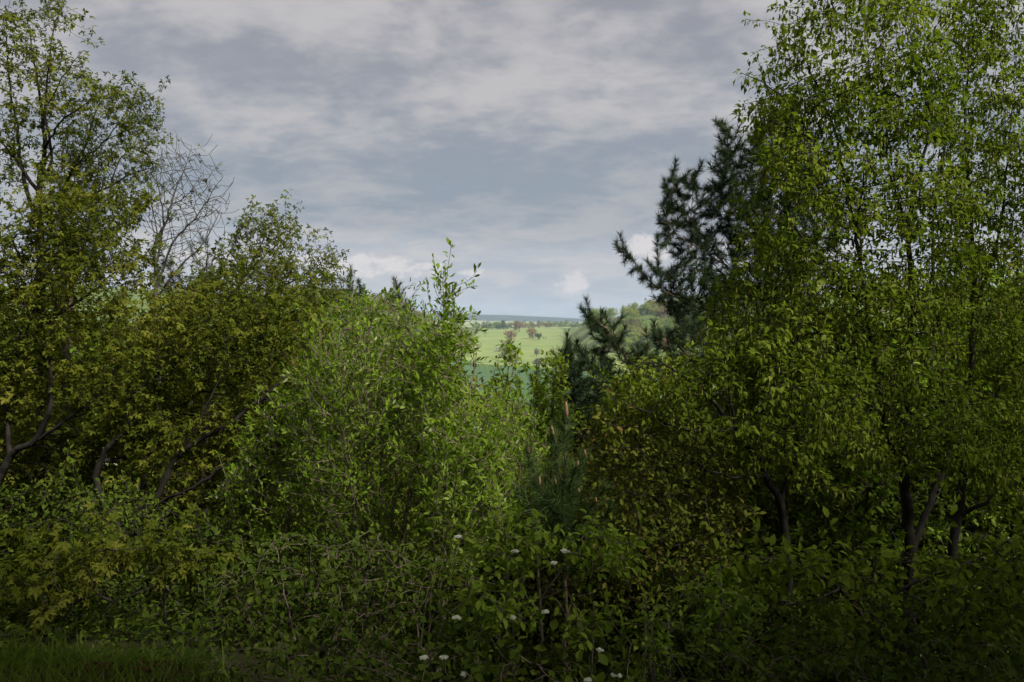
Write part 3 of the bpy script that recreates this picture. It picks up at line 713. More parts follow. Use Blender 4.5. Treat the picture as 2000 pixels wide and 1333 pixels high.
plant('maple_sapling', 'low maple boughs with larger yellow-green leaves above the grassy corner', 'sapling',
      [[('g', 40, 5.9, .02), (60, 1180, 5.8, .016), (110, 1120, 5.6, .012), (190, 1080, 5.5, .008), (280, 1070, 5.4, .004)], [(60, 1180, 5.8, .012), (20, 1140, 5.7, .009), (-30, 1100, 5.7, .004)],
       [(110, 1120, 5.6, .009), (120, 1180, 5.3, .007), (180, 1160, 5.2, .004)], [('g', 330, 6.2, .016), (320, 1150, 6, .012), (350, 1090, 5.8, .008), (410, 1080, 5.7, .004)]],
      [([(-50, 1120), (20, 1090), (120, 1080), (220, 1050), (290, 1060), (260, 1100), (180, 1130), (60, 1160)], 5.6, .4), ([(-40, 1160), (60, 1130), (180, 1140), (170, 1180), (40, 1200)], 5.3, .3),
       ([(290, 1070), (360, 1055), (420, 1085), (400, 1130), (310, 1120)], 5.7, .3)],
      'maple', M['maple_g'], M['bark'], n=240, size=.062, seed=38, cut=-.1, leaf_parts=220)

# right of the middle
plant('lime_shrub', 'small lime-green young tree in front of the middle pines', 'sapling',
      [[('g', 1075, 9.6, .03), (1074, 860, 9.6, .02), (1076, 770, 9.6, .012), (1082, 695, 9.6, .004)], [(1074, 830, 9.6, .012), (1050, 770, 9.6, .007), (1046, 735, 9.6, .003)], [(1076, 790, 9.6, .01), (1100, 730, 9.6, .006), (1108, 700, 9.6, .003)]],
      [([(1040, 800), (1048, 740), (1072, 700), (1090, 688), (1110, 705), (1108, 770), (1115, 860), (1040, 870)], 9.6, .4)], 'small', M['lime'], M['bark'], n=240, size=.055, seed=41, trop=(0, 0, .2))
plant('blackthorn_shrub', 'twiggy brownish shrub with dark stems fanning upward right of the young pine', 'shrub',
      fan((1305, 1200), 6.4, .026, [(1165, 830, 6.5), (1220, 780, 6.5), (1280, 800, 6.4), (1340, 830, 6.3), (1400, 880, 6.3), (1140, 930, 6.3), (1250, 850, 6.1)], gg, .25),
      [([(1110, 920), (1145, 820), (1230, 765), (1330, 790), (1420, 860), (1460, 980), (1420, 1100), (1310, 1170), (1200, 1120), (1130, 1030)], 6.1, .6)],
      'small', M['rust'], M['bark'], n=1500, size=.042, seed=42, trop=(0, 0, .2), jit=.3, cut=-.1)
pine('pine_tree', 'large black pine reaching left over the valley beside the hornbeam', 
     [[('g', 1530, 13.8, .19), (1520, 800, 13.8, .15), (1505, 620, 13.8, .12), (1500, 450, 13.8, .085), (1520, 320, 13.8, .05), (1540, 215, 13.8, .012)],
      [(1510, 660, 13.8, .06), (1420, 620, 13.5, .045), (1330, 585, 13.3, .034), (1265, 545, 13.2, .022), (1215, 480, 13.2, .010)],
      [(1500, 600, 13.8, .055), (1420, 520, 13.5, .038), (1350, 430, 13.4, .022), (1312, 352, 13.4, .010)],
      [(1500, 480, 13.8, .05), (1450, 400, 13.7, .034), (1425, 320, 13.6, .02), (1418, 248, 13.6, .010)],
      [(1420, 520, 13.5, .03), (1370, 490, 13.3, .02), (1320, 455, 13.2, .013), (1290, 400, 13.2, .008)],
      [(1510, 720, 13.8, .05), (1420, 690, 13.3, .034), (1340, 690, 13, .022), (1290, 670, 12.9, .012), (1280, 650, 12.9, .008)],
      [(1330, 585, 13.3, .018), (1290, 530, 13.2, .012), (1284, 475, 13.2, .007)],
      [(1350, 430, 13.4, .016), (1352, 380, 13.4, .01), (1358, 342, 13.4, .007)],
      [(1510, 560, 13.8, .04), (1590, 480, 13.7, .03), (1640, 380, 13.7, .012)]],
     [([(1208, 500), (1215, 490), (1240, 520), (1290, 535), (1330, 575), (1400, 575), (1420, 640), (1330, 610), (1260, 565)], 13.3, .35, .6),
      ([(1300, 530), (1380, 480), (1450, 560), (1440, 660), (1340, 650), (1290, 595)], 13.4, .5, 1.2),
      ([(1285, 480), (1295, 400), (1305, 345), (1330, 350), (1360, 340), (1375, 420), (1400, 330), (1410, 245), (1430, 250), (1450, 300), (1500, 240), (1550, 200), (1620, 330), (1640, 500), (1560, 640), (1440, 600), (1400, 500), (1340, 500)], 13.6, .8, 1.0),
      ([(1225, 720), (1262, 672), (1300, 650), (1340, 640), (1420, 640), (1560, 620), (1560, 760), (1400, 750), (1290, 730)], 13.2, .7, .8)],
     M['needle'], n=1500, need=.14, per=32, seed=43, brush=6, kill=.19, step=.07, cut=-.12)
pine('pine_tree', 'leaning pine limb tips rising clear of the lower pine tops, against the far hillside',
     [[('g', 1262, 12, .09), (1255, 830, 12, .07), (1235, 730, 11.9, .055), (1205, 675, 11.8, .042), (1180, 645, 11.7, .03), (1162, 630, 11.7, .018), (1150, 612, 11.7, .008)],
      [(1180, 645, 11.7, .018), (1175, 625, 11.7, .012), (1176, 608, 11.7, .007)], [(1205, 675, 11.8, .02), (1198, 640, 11.8, .012), (1210, 626, 11.8, .007)],
      [(1235, 730, 11.9, .03), (1265, 690, 11.9, .02), (1262, 645, 11.9, .008)]],
     [([(1142, 622), (1150, 615), (1165, 640), (1205, 665), (1262, 680), (1285, 730), (1260, 800), (1200, 780), (1165, 700)], 11.8, .4)], M['needle'], n=90, need=.12, per=44, seed=44, brush=5, kill=.17, cut=-.2)
pine('pine_tree', 'bushy pine with a row of upright shoots at the right edge of the meadow view',
     [[('g', 1122, 11, .09), (1122, 880, 11, .07), (1122, 760, 11, .045), (1118, 710, 11, .02), (1112, 680, 11, .009)],
      [(1122, 740, 11, .03), (1140, 710, 10.9, .018), (1134, 682, 10.9, .008)], [(1122, 760, 11, .03), (1097, 730, 10.9, .02), (1090, 705, 10.9, .008)],
      [(1122, 820, 11, .03), (1070, 790, 10.9, .02), (1048, 740, 10.9, .008)], [(1122, 780, 11, .03), (1160, 740, 10.9, .02), (1158, 700, 10.9, .008)]],
     [([(1088, 740), (1092, 715), (1110, 692), (1138, 692), (1160, 715), (1190, 790), (1180, 880), (1075, 880), (1080, 810)], 11, .6), ([(1042, 790), (1045, 745), (1056, 750), (1070, 810), (1048, 815)], 10.9, .2)],
     M['needle'], n=260, need=.13, per=38, seed=45, brush=6, kill=.16, cut=-.25)
yp = 5.0
pine('young_pine', 'young pine with pinkish upright candles in the middle foreground',
     [[('g', 1106, yp, .024), (1106, 1060, yp, .020), (1105, 930, yp, .015), (1106, 850, yp, .011), (1107, 805, yp, .008)],
      [(1105, 960, yp, .010), (1088, 905, 4.95, .008), (1081, 848, 4.93, .006)], [(1106, 1010, yp, .011), (1062, 960, 4.9, .009), (1040, 910, 4.85, .007), (1033, 882, 4.85, .006)],
      [(1105, 985, yp, .010), (1130, 930, 4.9, .008), (1143, 890, 4.9, .006)], [(1106, 1005, yp, .010), (1118, 950, 4.8, .008), (1128, 915, 4.75, .006)],
      [(1106, 1030, yp, .011), (1075, 985, 4.7, .009), (1055, 945, 4.65, .006)], [(1106, 1030, yp, .011), (1096, 985, 4.7, .008), (1086, 950, 4.65, .006)],
      [(1106, 1050, yp, .011), (1150, 1000, 4.9, .009), (1178, 955, 4.85, .006)], [(1106, 1050, yp, .011), (1050, 1010, 4.9, .009), (1018, 965, 4.85, .006)],
      [(1106, 1070, yp, .011), (1160, 1040, 4.75, .009), (1190, 1000, 4.7, .006)]],
     [], M['needle_y'], need=.10, brush=12, per=80, seed=46, w=1.5,
     candles=[(1107, 805, yp, .095, .011), (1081, 846, 4.93, .06, .009), (1033, 880, 4.85, .055, .009), (1144, 890, 4.9, .05, .008), (1128, 912, 4.75, .05, .008), (1054, 943, 4.65, .05, .009), (1086, 946, 4.65, .045, .007), (1131, 960, 4.8, .03, .006), (1164, 978, 4.8, .03, .006)])

# right side hornbeams
plant('hornbeam_tree', 'big hornbeam hung with catkins right of the black pine, several dark trunks from one base', 'tree',
      [[('g', 1778, 6.8, .085), (1776, 1080, 6.8, .07), (1768, 960, 6.8, .06), (1765, 800, 6.8, .048), (1780, 600, 6.8, .036), (1773, 452, 6.8, .028), (1800, 330, 6.8, .02), (1812, 238, 6.8, .014), (1790, 120, 6.8, .009), (1760, 20, 6.8, .004)],
       [(1770, 900, 6.8, .045), (1735, 860, 6.7, .036), (1715, 740, 6.6, .03), (1690, 600, 6.5, .022), (1671, 455, 6.5, .022), (1654, 371, 6.5, .018), (1633, 273, 6.5, .014), (1600, 190, 6.5, .01), (1560, 90, 6.5, .004)],
       [(1776, 1080, 6.8, .05), (1810, 1000, 6.9, .042), (1850, 880, 7, .034), (1840, 700, 7, .028), (1825, 560, 7, .022), (1822, 420, 7, .018), (1840, 300, 7, .012), (1830, 180, 7, .005)],
       [(1654, 371, 6.5, .016), (1590, 280, 6.4, .012), (1540, 200, 6.3, .009), (1490, 160, 6.3, .006), (1448, 142, 6.3, .003)],
       [(1690, 600, 6.5, .02), (1600, 500, 6.3, .015), (1530, 420, 6.3, .011), (1480, 380, 6.3, .005)],
       [(1715, 740, 6.6, .022), (1620, 660, 6.3, .017), (1520, 600, 6.2, .012), (1420, 560, 6.2, .005)],
       [(1671, 455, 6.5, .014), (1690, 330, 6.4, .010), (1700, 200, 6.4, .007), (1690, 60, 6.4, .003)],
       [(1600, 280, 6.4, .012), (1545, 250, 6.3, .009), (1500, 235, 6.3, .006), (1458, 220, 6.3, .003)],
       [(1773, 452, 6.8, .016), (1740, 340, 6.6, .012), (1730, 200, 6.6, .008), (1720, 60, 6.6, .003)]],
      [([(1440, 140), (1465, 138), (1530, 165), (1560, 240), (1500, 260), (1452, 225), (1490, 200)], 6.35, .2, 1.0),
       ([(1500, 190), (1535, 95), (1520, 25), (1560, 0), (1600, -20), (1700, -40), (1800, -30), (1845, 120), (1885, 260), (1900, 420), (1890, 640), (1820, 780), (1700, 800), (1560, 760), (1420, 720), (1370, 640), (1400, 560), (1460, 490), (1480, 420), (1470, 330)], 6.6, .9),
       ([(1370, 620), (1420, 570), (1540, 540), (1660, 640), (1700, 760), (1560, 790), (1420, 740)], 6.2, .4, 1.1), ([(1640, 740), (1760, 700), (1880, 740), (1960, 860), (1900, 960), (1800, 930), (1700, 900)], 6.4, .5, .8)],
      'horn', M['horn'], M['bark_b'], n=5000, size=.050, seed=51, trop=(-.08, 0, .08), clump=2.1, cut=.36, lay=-.2, shoots=(.4, 3, -.04))
plant('hornbeam_tree', 'second hornbeam at the right edge, thinner top showing sky between its leaves', 'tree',
      [[('g', 1862, 7.7, .08), (1860, 1100, 7.7, .065), (1878, 960, 7.7, .055), (1895, 800, 7.7, .044), (1905, 600, 7.7, .034), (1900, 420, 7.7, .022), (1890, 240, 7.7, .016), (1895, 90, 7.7, .008), (1900, 10, 7.7, .003)],
       [(1878, 960, 7.7, .035), (1930, 820, 7.6, .028), (1985, 680, 7.6, .022), (2020, 540, 7.6, .014), (2050, 400, 7.6, .006)],
       [(1905, 600, 7.7, .024), (1950, 460, 7.6, .018), (1970, 300, 7.6, .012), (1985, 150, 7.6, .006), (1990, 40, 7.6, .003)],
       [(1870, 1010, 7.7, .035), (1960, 960, 7.5, .022), (2060, 900, 7.4, .012)], [(1860, 1090, 7.7, .03), (1940, 1110, 7.4, .02), (2030, 1090, 7.3, .01)]],
      [([(1830, 40), (1860, 0), (1920, -20), (2080, -30), (2090, 300), (2090, 560), (2080, 1000), (1930, 1010), (1880, 800), (1860, 560), (1840, 300)], 7.6, .8)],
      'horn', M['horn'], M['bark_b'], n=3200, size=.050, seed=52, trop=(0, 0, .10), clump=2.1, cut=.34, lay=.2, shoots=(.4, 3, .02))
plant('hornbeam_tree', 'lower hornbeam with drooping boughs of catkins beneath the black pine', 'tree',
      [[('g', 1545, 6.2, .055), (1535, 1050, 6.1, .045), (1500, 930, 6, .036), (1440, 840, 5.9, .027), (1370, 760, 5.8, .018), (1300, 715, 5.8, .009), (1240, 712, 5.7, .004)],
       [(1520, 990, 6.05, .03), (1560, 860, 6, .022), (1550, 760, 5.9, .014), (1500, 680, 5.9, .006)], [(1440, 840, 5.9, .016), (1340, 840, 5.7, .012), (1250, 800, 5.6, .007), (1190, 780, 5.6, .003)],
       [(1500, 930, 6, .02), (1420, 930, 5.7, .014), (1340, 900, 5.6, .006)], [(1440, 840, 5.9, .016), (1420, 740, 5.9, .01), (1410, 660, 5.9, .004)], [(1560, 860, 6, .015), (1640, 800, 5.9, .01), (1690, 760, 5.9, .005)]],
      [([(1180, 790), (1225, 715), (1290, 735), (1330, 690), (1410, 650), (1500, 665), (1600, 740), (1700, 790), (1720, 850), (1620, 900), (1560, 960), (1480, 900), (1420, 950), (1370, 860), (1300, 850), (1240, 800)], 6.1, .7)],
      'horn', M['horn'], M['bark_b'], n=2000, size=.047, seed=53, trop=(-.1, 0, .02), clump=2.1, cut=.36, lay=-.3, shoots=(.4, 3, -.08))
plant('hornbeam_shrub', 'low hornbeam boughs with broad drooping leaves across the lower right', 'shrub',
      [[('g', 1700, 5.4, .03), (1690, 1230, 5.3, .024), (1640, 1150, 5.1, .017), (1560, 1110, 4.9, .011), (1450, 1090, 4.8, .005)], [(1690, 1230, 5.3, .018), (1760, 1150, 5.2, .013), (1860, 1110, 5.1, .008), (1960, 1060, 5.1, .004)],
       [(1660, 1180, 5.15, .013), (1700, 1130, 4.8, .009), (1720, 1100, 4.7, .005)], [(1640, 1150, 5.1, .011), (1560, 1180, 4.8, .008), (1470, 1180, 4.7, .004)], [(1690, 1230, 5.3, .015), (1760, 1260, 4.8, .010), (1800, 1300, 4.6, .005)],
       [(1690, 1230, 5.3, .015), (1600, 1280, 4.9, .01), (1520, 1300, 4.7, .005)], [(1760, 1150, 5.2, .010), (1880, 1220, 5, .007), (1980, 1240, 4.9, .004)]],
      [([(1400, 1110), (1470, 1075), (1600, 1060), (1760, 1080), (1740, 1150), (1600, 1170), (1440, 1180)], 4.9, .4), ([(1640, 1200), (1800, 1180), (1830, 1300), (1700, 1380), (1460, 1370), (1500, 1260)], 4.9, .4),
       ([(1760, 1100), (1900, 1060), (2060, 1010), (2090, 1200), (2080, 1370), (1880, 1340), (1820, 1180)], 5.1, .5)],
      'horn_low', M['horn'], M['bark'], n=620, size=.068, seed=54, trop=(0, 0, .0), cut=-.05, leaf_parts=300)
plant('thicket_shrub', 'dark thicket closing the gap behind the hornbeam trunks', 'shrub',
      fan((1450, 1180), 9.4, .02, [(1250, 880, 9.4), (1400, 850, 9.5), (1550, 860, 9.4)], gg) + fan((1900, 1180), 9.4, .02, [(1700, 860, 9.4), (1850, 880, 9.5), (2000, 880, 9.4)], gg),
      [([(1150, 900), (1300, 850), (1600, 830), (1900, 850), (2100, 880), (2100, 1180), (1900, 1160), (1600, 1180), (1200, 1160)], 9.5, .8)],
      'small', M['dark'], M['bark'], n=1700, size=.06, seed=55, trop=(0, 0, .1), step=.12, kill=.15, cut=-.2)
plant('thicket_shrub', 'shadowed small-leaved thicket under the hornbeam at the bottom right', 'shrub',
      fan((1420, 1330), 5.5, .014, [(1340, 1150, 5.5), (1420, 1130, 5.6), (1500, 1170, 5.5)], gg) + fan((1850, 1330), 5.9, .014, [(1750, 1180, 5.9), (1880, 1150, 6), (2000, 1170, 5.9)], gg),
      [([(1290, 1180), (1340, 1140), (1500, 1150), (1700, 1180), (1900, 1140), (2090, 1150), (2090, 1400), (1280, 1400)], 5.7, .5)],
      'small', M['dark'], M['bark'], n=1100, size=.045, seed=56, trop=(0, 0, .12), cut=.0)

# bottom middle
def flower_heads(root, spots, size):
    base = np.array(root.location); g = np.random.default_rng(77)
    for (px, py, d, s) in spots:
        V, F = [], []
        c = P(px, py, d) - base
        for k in range(46):
            rr = size * s * math.sqrt(g.random()); th = g.random() * 6.283; h = .35 * size * s * (1 - (rr / (size * s)) ** 2)
            q = c + np.array([math.cos(th) * rr, math.sin(th) * rr * .9, h + g.normal(0, .002)])
            t1 = unit(g.normal(0, 1, 3)); t2 = unit(np.cross(t1, g.normal(0, .35, 3) + np.array([0, -.4, 1.0]))); w = .0075 * g.uniform(.7, 1.2); t1 = unit(np.cross(t2, np.array([0, -.3, 1.0])))
            for m in range(4):
                a = m * 1.571 + .3; b = len(V); d0 = t1 * math.cos(a) + t2 * math.sin(a); e0 = -t1 * math.sin(a) + t2 * math.cos(a)
                V += [q, q + d0 * w * .7 + e0 * w * .4 + [0, 0, .002], q + d0 * w * 1.15 + [0, 0, .001], q + d0 * w * .7 - e0 * w * .4 + [0, 0, .002]]
                F += [(b, b + 1, b + 2), (b, b + 2, b + 3)]
        link('flower_head', raw_mesh('flower_head', np.array(V), np.array(F), M['flower'], g.random(len(V))), root)
dog = plant('dogwood_shrub', 'bright leafy bush on one brown stem in front of the young pine, with white flowers', 'shrub',
      [[('g', 1062, 4.3, .013), (1056, 1250, 4.3, .011), (1052, 1150, 4.3, .009), (1050, 1080, 4.3, .006), (1060, 1010, 4.3, .003)], [(1054, 1200, 4.3, .007), (1000, 1120, 4.2, .005), (960, 1050, 4.2, .003)],
       [(1053, 1170, 4.3, .007), (1110, 1100, 4.25, .005), (1150, 1050, 4.2, .003)], [(1053, 1180, 4.3, .006), (1150, 1120, 4.2, .004), (1230, 1080, 4.2, .002)], [(1054, 1210, 4.3, .006), (980, 1180, 4.1, .004), (915, 1150, 4.1, .002)],
       [(1070, 1320, 4.25, .006), (1000, 1270, 4.2, .005), (940, 1230, 4.2, .002)]],
      [([(900, 1070), (965, 1015), (1040, 990), (1075, 1040), (1080, 1110), (1000, 1130), (915, 1120)], 4.25, .25), ([(1080, 1060), (1130, 1035), (1200, 1030), (1260, 1075), (1245, 1125), (1150, 1130)], 4.2, .22),
       ([(895, 1160), (980, 1130), (1060, 1180), (1040, 1230), (930, 1235)], 4.15, .2), ([(1100, 1215), (1150, 1200), (1160, 1250), (1110, 1265)], 4.1, .12)],
      'ovate', M['dog'], M['bark_l'], n=430, size=.045, seed=61, step=.06, kill=.075, trop=(0, 0, .15), cut=-.25, rtip=.0016, thin=.004, leaf_parts=300)
flower_heads(dog, [(895, 1050, 4.2, .8), (1006, 1078, 4.1, .7), (1104, 1078, 4.1, 1), (1081, 1101, 4.1, .7), (892, 1208, 4.1, .9), (1002, 1208, 4.05, .6), (1065, 1197, 4.05, .7)], .022)
vib = plant('wayfaring_shrub', 'low bush of rounded leaves with scattered white flower clusters along the bottom edge', 'shrub',
      fan((1150, 1400), 4.2, .010, [(1100, 1260, 4.15), (1160, 1215, 4.15), (1230, 1260, 4.1), (1060, 1300, 4.05)], gg) + fan((930, 1400), 4.2, .010, [(880, 1290, 4.2), (940, 1270, 4.15), (1000, 1300, 4.1), (830, 1300, 4.2)], gg),
      [([(1080, 1270), (1150, 1205), (1240, 1235), (1280, 1400), (1080, 1400)], 4.15, .3), ([(800, 1320), (850, 1270), (950, 1250), (1040, 1300), (1060, 1400), (800, 1400)], 4.15, .3)],
      'vib', M['dark'], M['bark_l'], n=330, size=.058, seed=62, step=.06, kill=.08, trop=(0, 0, .1), cut=-.15, rtip=.0016, thin=.004, leaf_parts=200)
flower_heads(vib, [(829, 1286, 4.0, .9), (867, 1285, 4.0, .8), (1172, 1271, 4.0, .7), (1178, 1292, 3.98, .9), (1204, 1320, 3.9, 1), (906, 1318, 3.95, .7), (1148, 1330, 3.9, .7)], .022)
plant('sapling', 'thin pale-stemmed sapling at the bottom edge right of the white flowers', 'sapling',
      [[('g', 1256, 4.2, .007), (1257, 1280, 4.15, .005), (1260, 1210, 4.1, .003), (1262, 1165, 4.1, .002)]], [([(1228, 1200), (1262, 1155), (1300, 1180), (1300, 1310), (1230, 1310)], 4.15, .15)],
      'ovate', M['dog'], M['bark_l'], n=60, size=.036, seed=63, step=.05, kill=.06, cut=-.4, rtip=.0014, thin=.004)
plant('sapling', 'small leafy sapling under the drooping hornbeam boughs, right of the twiggy shrub', 'sapling',
      [[('g', 1395, 4.7, .009), (1400, 1240, 4.65, .007), (1405, 1160, 4.6, .004), (1400, 1110, 4.6, .002)]], [([(1345, 1160), (1400, 1105), (1450, 1150), (1450, 1290), (1370, 1320)], 4.65, .22)],
      'ovate', M['dog'], M['bark_l'], n=120, size=.045, seed=64, step=.06, kill=.07, cut=-.3, rtip=.0014, thin=.004)

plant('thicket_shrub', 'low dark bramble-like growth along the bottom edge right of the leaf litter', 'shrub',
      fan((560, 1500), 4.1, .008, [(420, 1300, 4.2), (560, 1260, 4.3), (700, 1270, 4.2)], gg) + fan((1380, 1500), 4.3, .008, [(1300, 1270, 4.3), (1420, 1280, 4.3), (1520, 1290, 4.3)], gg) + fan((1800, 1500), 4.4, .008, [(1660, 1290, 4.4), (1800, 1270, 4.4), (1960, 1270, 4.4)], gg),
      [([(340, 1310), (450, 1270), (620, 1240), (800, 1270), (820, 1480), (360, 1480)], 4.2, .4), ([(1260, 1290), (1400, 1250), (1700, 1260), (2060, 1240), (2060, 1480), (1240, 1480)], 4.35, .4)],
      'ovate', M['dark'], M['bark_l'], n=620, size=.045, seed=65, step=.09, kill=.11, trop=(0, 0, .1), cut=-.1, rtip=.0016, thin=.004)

SHADE_Z = -1.95        # height at which the added trees behind the camera stop shading the front row
SHADE_TREES = [(x + .7 * math.sin(3 * x), y + .6 * math.cos(5 * x), (SHADE_Z - (1.6 if 5 < x < 14.5 else -.5) + 1.295 * (6.5 - y)) / 14.6) for y, x0, x1, st in ((-2.6, 1.5, 20, 3.0), (-6.5, 4, 25, 3.8), (-5, -17, 1, 3.6), (-10.5, -18, 28, 4.6)) for x in np.arange(x0, x1, st)]

# bushes farther down the slope close the gaps behind the front row
def bush_proto(seed, mat, style, h, w, size, n):
    g = np.random.default_rng(seed)
    A = []
    while len(A) < n:
        q = g.uniform(-1, 1, 3)
        if np.dot(q, q) < 1 and noise.noise(Vector(q * 2.3) + Vector((seed, 0, 0))) > g.uniform(-.6, .1): A.append((q[0] * w, q[1] * w, h * .52 + q[2] * h * .5))
    A = np.array(A)
    st = resample([(0, 0, -.3, .09), (.05, 0, h * .3, .06), (0, .05, h * .6, .035), (0, 0, h * .9, .01)], .12, .02, g)
    pos, pr = grow(st[:, :3], np.arange(len(st)) - 1, A, .12, 2.0, .13, 80, np.array((0, 0, .15)), .22, g)
    N = len(pos); R = np.zeros(N); R[:len(st)] = st[:, 3]; acc = np.zeros(N); kids = np.zeros(N, int)
    for i in range(N - 1, len(st) - 1, -1):
        R[i] = .004 if kids[i] == 0 else max(.004, acc[i] ** (1 / 2.4)); acc[pr[i]] += R[i] ** 2.4; kids[pr[i]] += 1
    V, F = tubes(pos, pr, R, np.arange(1, len(st)), 6); tr = raw_mesh('trunk', V, F, M['bark'], None, True)
    V, F = tubes(pos, pr, R, np.arange(len(st), N), 3); tw = raw_mesh('twigs', V, F, M['bark'], None, True)
    dirs = np.zeros((N, 3)); dirs[1:] = unit(pos[1:] - pos[pr[1:]]); ids = np.where((R < .012) & (np.arange(N) >= len(st)))[0]
    L = leafmesh(style, pos[ids], dirs[ids], kids[ids] == 0, g, size); Vs, Fs, rs, o = [], [], [], 0
    for k, (p, f, nr, sz, rn) in L.items():
        V, F, r = scatter(TPL[k], p, f, nr, sz, rn); Vs.append(V); Fs.append(F + o); rs.append(r); o += len(V)
    return tr, tw, raw_mesh('crown', np.vstack(Vs), np.vstack(Fs), mat, np.concatenate(rs))
protos = [bush_proto(1, M['maple_g'], 'maple3', 4.2, 1.9, .085, 1700), bush_proto(2, M['shrub'], 'small', 3.8, 1.7, .08, 1700), bush_proto(3, M['rust'], 'small', 4.0, 1.8, .075, 1700)]
KIND = ['olive-green', 'fresh green', 'brownish green']
def slope_bush(k, px, d, top, label, group, scale=None):
    x = (px - 1000) / F0 * d; z = float(gz(x, d)); ztop = EYE - (top - HOR) / F0 * d
    s = (ztop - z) / (4.2, 3.8, 4.0)[k]
    s = scale or max(.4, s)
    r = thing('slope_bush', label, 'bush', (x, d, z), group); r.rotation_euler = (0, 0, random.uniform(0, 6.28)); r.scale = (s * 1.0, s * 1.0, s)
    for nm, me, kd in zip(('trunk', 'twigs', 'crown'), protos[k], (None, 'stuff', 'stuff')): link(nm, me, r, kd)
    return r
random.seed(4)
row = [(-60, 11, 620), (60, 11.5, 600), (190, 12.5, 640), (330, 13, 660), (450, 12.5, 690), (560, 12, 700), (660, 11.5, 720), (750, 10.5, 700), (840, 11, 740), (905, 12, 800), (960, 11, 830), (1020, 10, 850),
       (1120, 12.5, 840), (1210, 12, 800), (1310, 11.5, 770), (1420, 11, 740), (1530, 11, 700), (1650, 10.5, 640), (1760, 11.5, 560), (1880, 11, 520), (2000, 11.5, 480),
       (520, 16, 640), (600, 18, 640), (700, 18, 655), (800, 18, 670), (880, 19, 745), (930, 20, 800), (1000, 21, 815), (1080, 19, 815), (1180, 18, 760), (1300, 17, 720), (1420, 17, 690), (250, 16, 620), (90, 16, 560), (-80, 15, 540), (2120, 10.5, 500), (2250, 10, 520), (2380, 10, 540), (-200, 10.5, 560), (-330, 10, 540)]
FRONT = [(0, 'the trunk foot at the left edge'), (80, 'the dense olive maple at the left edge'), (160, 'the upright airy maple'), (240, 'the leaning maple trunk'), (400, 'the leafless tree'), (500, 'the leaning maple boughs'), (590, 'the thin-topped maple'), (670, 'the fresh green shrub'), (730, 'the broad central shrub'),
         (790, 'the gap between the central stems'), (860, 'the tallest central whip'), (920, 'the left edge of the meadow view'), (975, 'the yellowish shrub shoulder'), (1050, 'the slender sapling'), (1100, 'the lime-green young tree'), (1160, 'the pine with upright shoots'), (1250, 'the leaning pine limb'),
         (1360, 'the twiggy brownish shrub'), (1470, 'the low drooping hornbeam'), (1590, 'the large black pine'), (1700, 'the gap left of the hornbeam trunks'), (1820, 'the big hornbeam trunk'), (1940, 'the second hornbeam trunk'), (9999, 'the right edge hornbeam boughs')]
for i, (px, d, top) in enumerate(row):
    k = (i * 7 + i // 3) % 3
    slope_bush(k, px, d, top, KIND[k] + ' bush ' + ('on the slope just' if d < 14 else 'far down the slope') + ' behind ' + [n_ for lim, n_ in FRONT if px < lim][0], 'bushes on the slope behind the front row')

# unseen trees added behind the camera, their heights set to shade the foreground
def tall_proto(seed, mat, h, w, nleaf, size):
    g = np.random.default_rng(seed); b = [(g.uniform(-w, w) * .7, g.uniform(-w, w) * .7, h * g.uniform(.22, .92), g.uniform(.25, .5) * w) for _ in range(26)]
    st = resample([(0, 0, -.4, .26), (.1, 0, h * .3, .2), (0, .1, h * .65, .12), (0, 0, h * .97, .02)], .5, .04, g)
    pos, par, rad = list(st[:, :3]), list(range(-1, len(st) - 1)), list(st[:, 3])
    for (bx, by, bz, br) in b:
        k = int(np.argmin(np.abs(st[:, 2] - bz * .75))); lm = resample([(*st[k, :3], .07), ((st[k, 0] + bx) * .55, (st[k, 1] + by) * .55, bz * .9, .045), (bx, by, bz, .015)], .4, .05, g); pv = k
        for q in lm[1:]: pos.append(q[:3]); par.append(pv); rad.append(q[3]); pv = len(pos) - 1
    pos = np.array(pos); par = np.array(par); rad = np.array(rad); V, F = tubes(pos, par, rad, np.arange(1, len(pos)), 6)
    tr = raw_mesh('trunk', V, F, M['bark'], None, True)
    pts = []
    for (bx, by, bz, br) in b:
        q = unit(g.normal(0, 1, (nleaf // 26, 3))) * (g.random((nleaf // 26, 1)) ** .45) * br * [1, 1, .8]; pts.append(q + [bx, by, bz])
    p = np.concatenate(pts); V, F, r = scatter(TPL['maple3'], p, g.normal(0, 1, p.shape) - [0, 0, .4], g.normal(0, .6, p.shape) + [0, 0, 1], size * g.uniform(.7, 1.3, len(p)), np.clip(g.normal(.5, .2, len(p)), 0, 1))
    return tr, raw_mesh('crown', V, F, mat, r)
TALL = [tall_proto(301, M['maple_g'], 15, 3.4, 7800, .17), tall_proto(302, M['horn'], 14, 3.2, 7800, .17)]
for i, (x, y, s) in enumerate(SHADE_TREES):
    r = thing('shade_tree', 'tall leafy tree added unseen behind the viewpoint to shade the foreground', 'tree', (x, y, float(gz(x, y))), 'unseen trees added behind the viewpoint for shade'); r.scale = (max(s, .75), max(s, .75), s); r.rotation_euler = (0, 0, i * 1.9)
    link('trunk', TALL[i % 2][0], r); link('crown', TALL[i % 2][1], r, 'stuff')

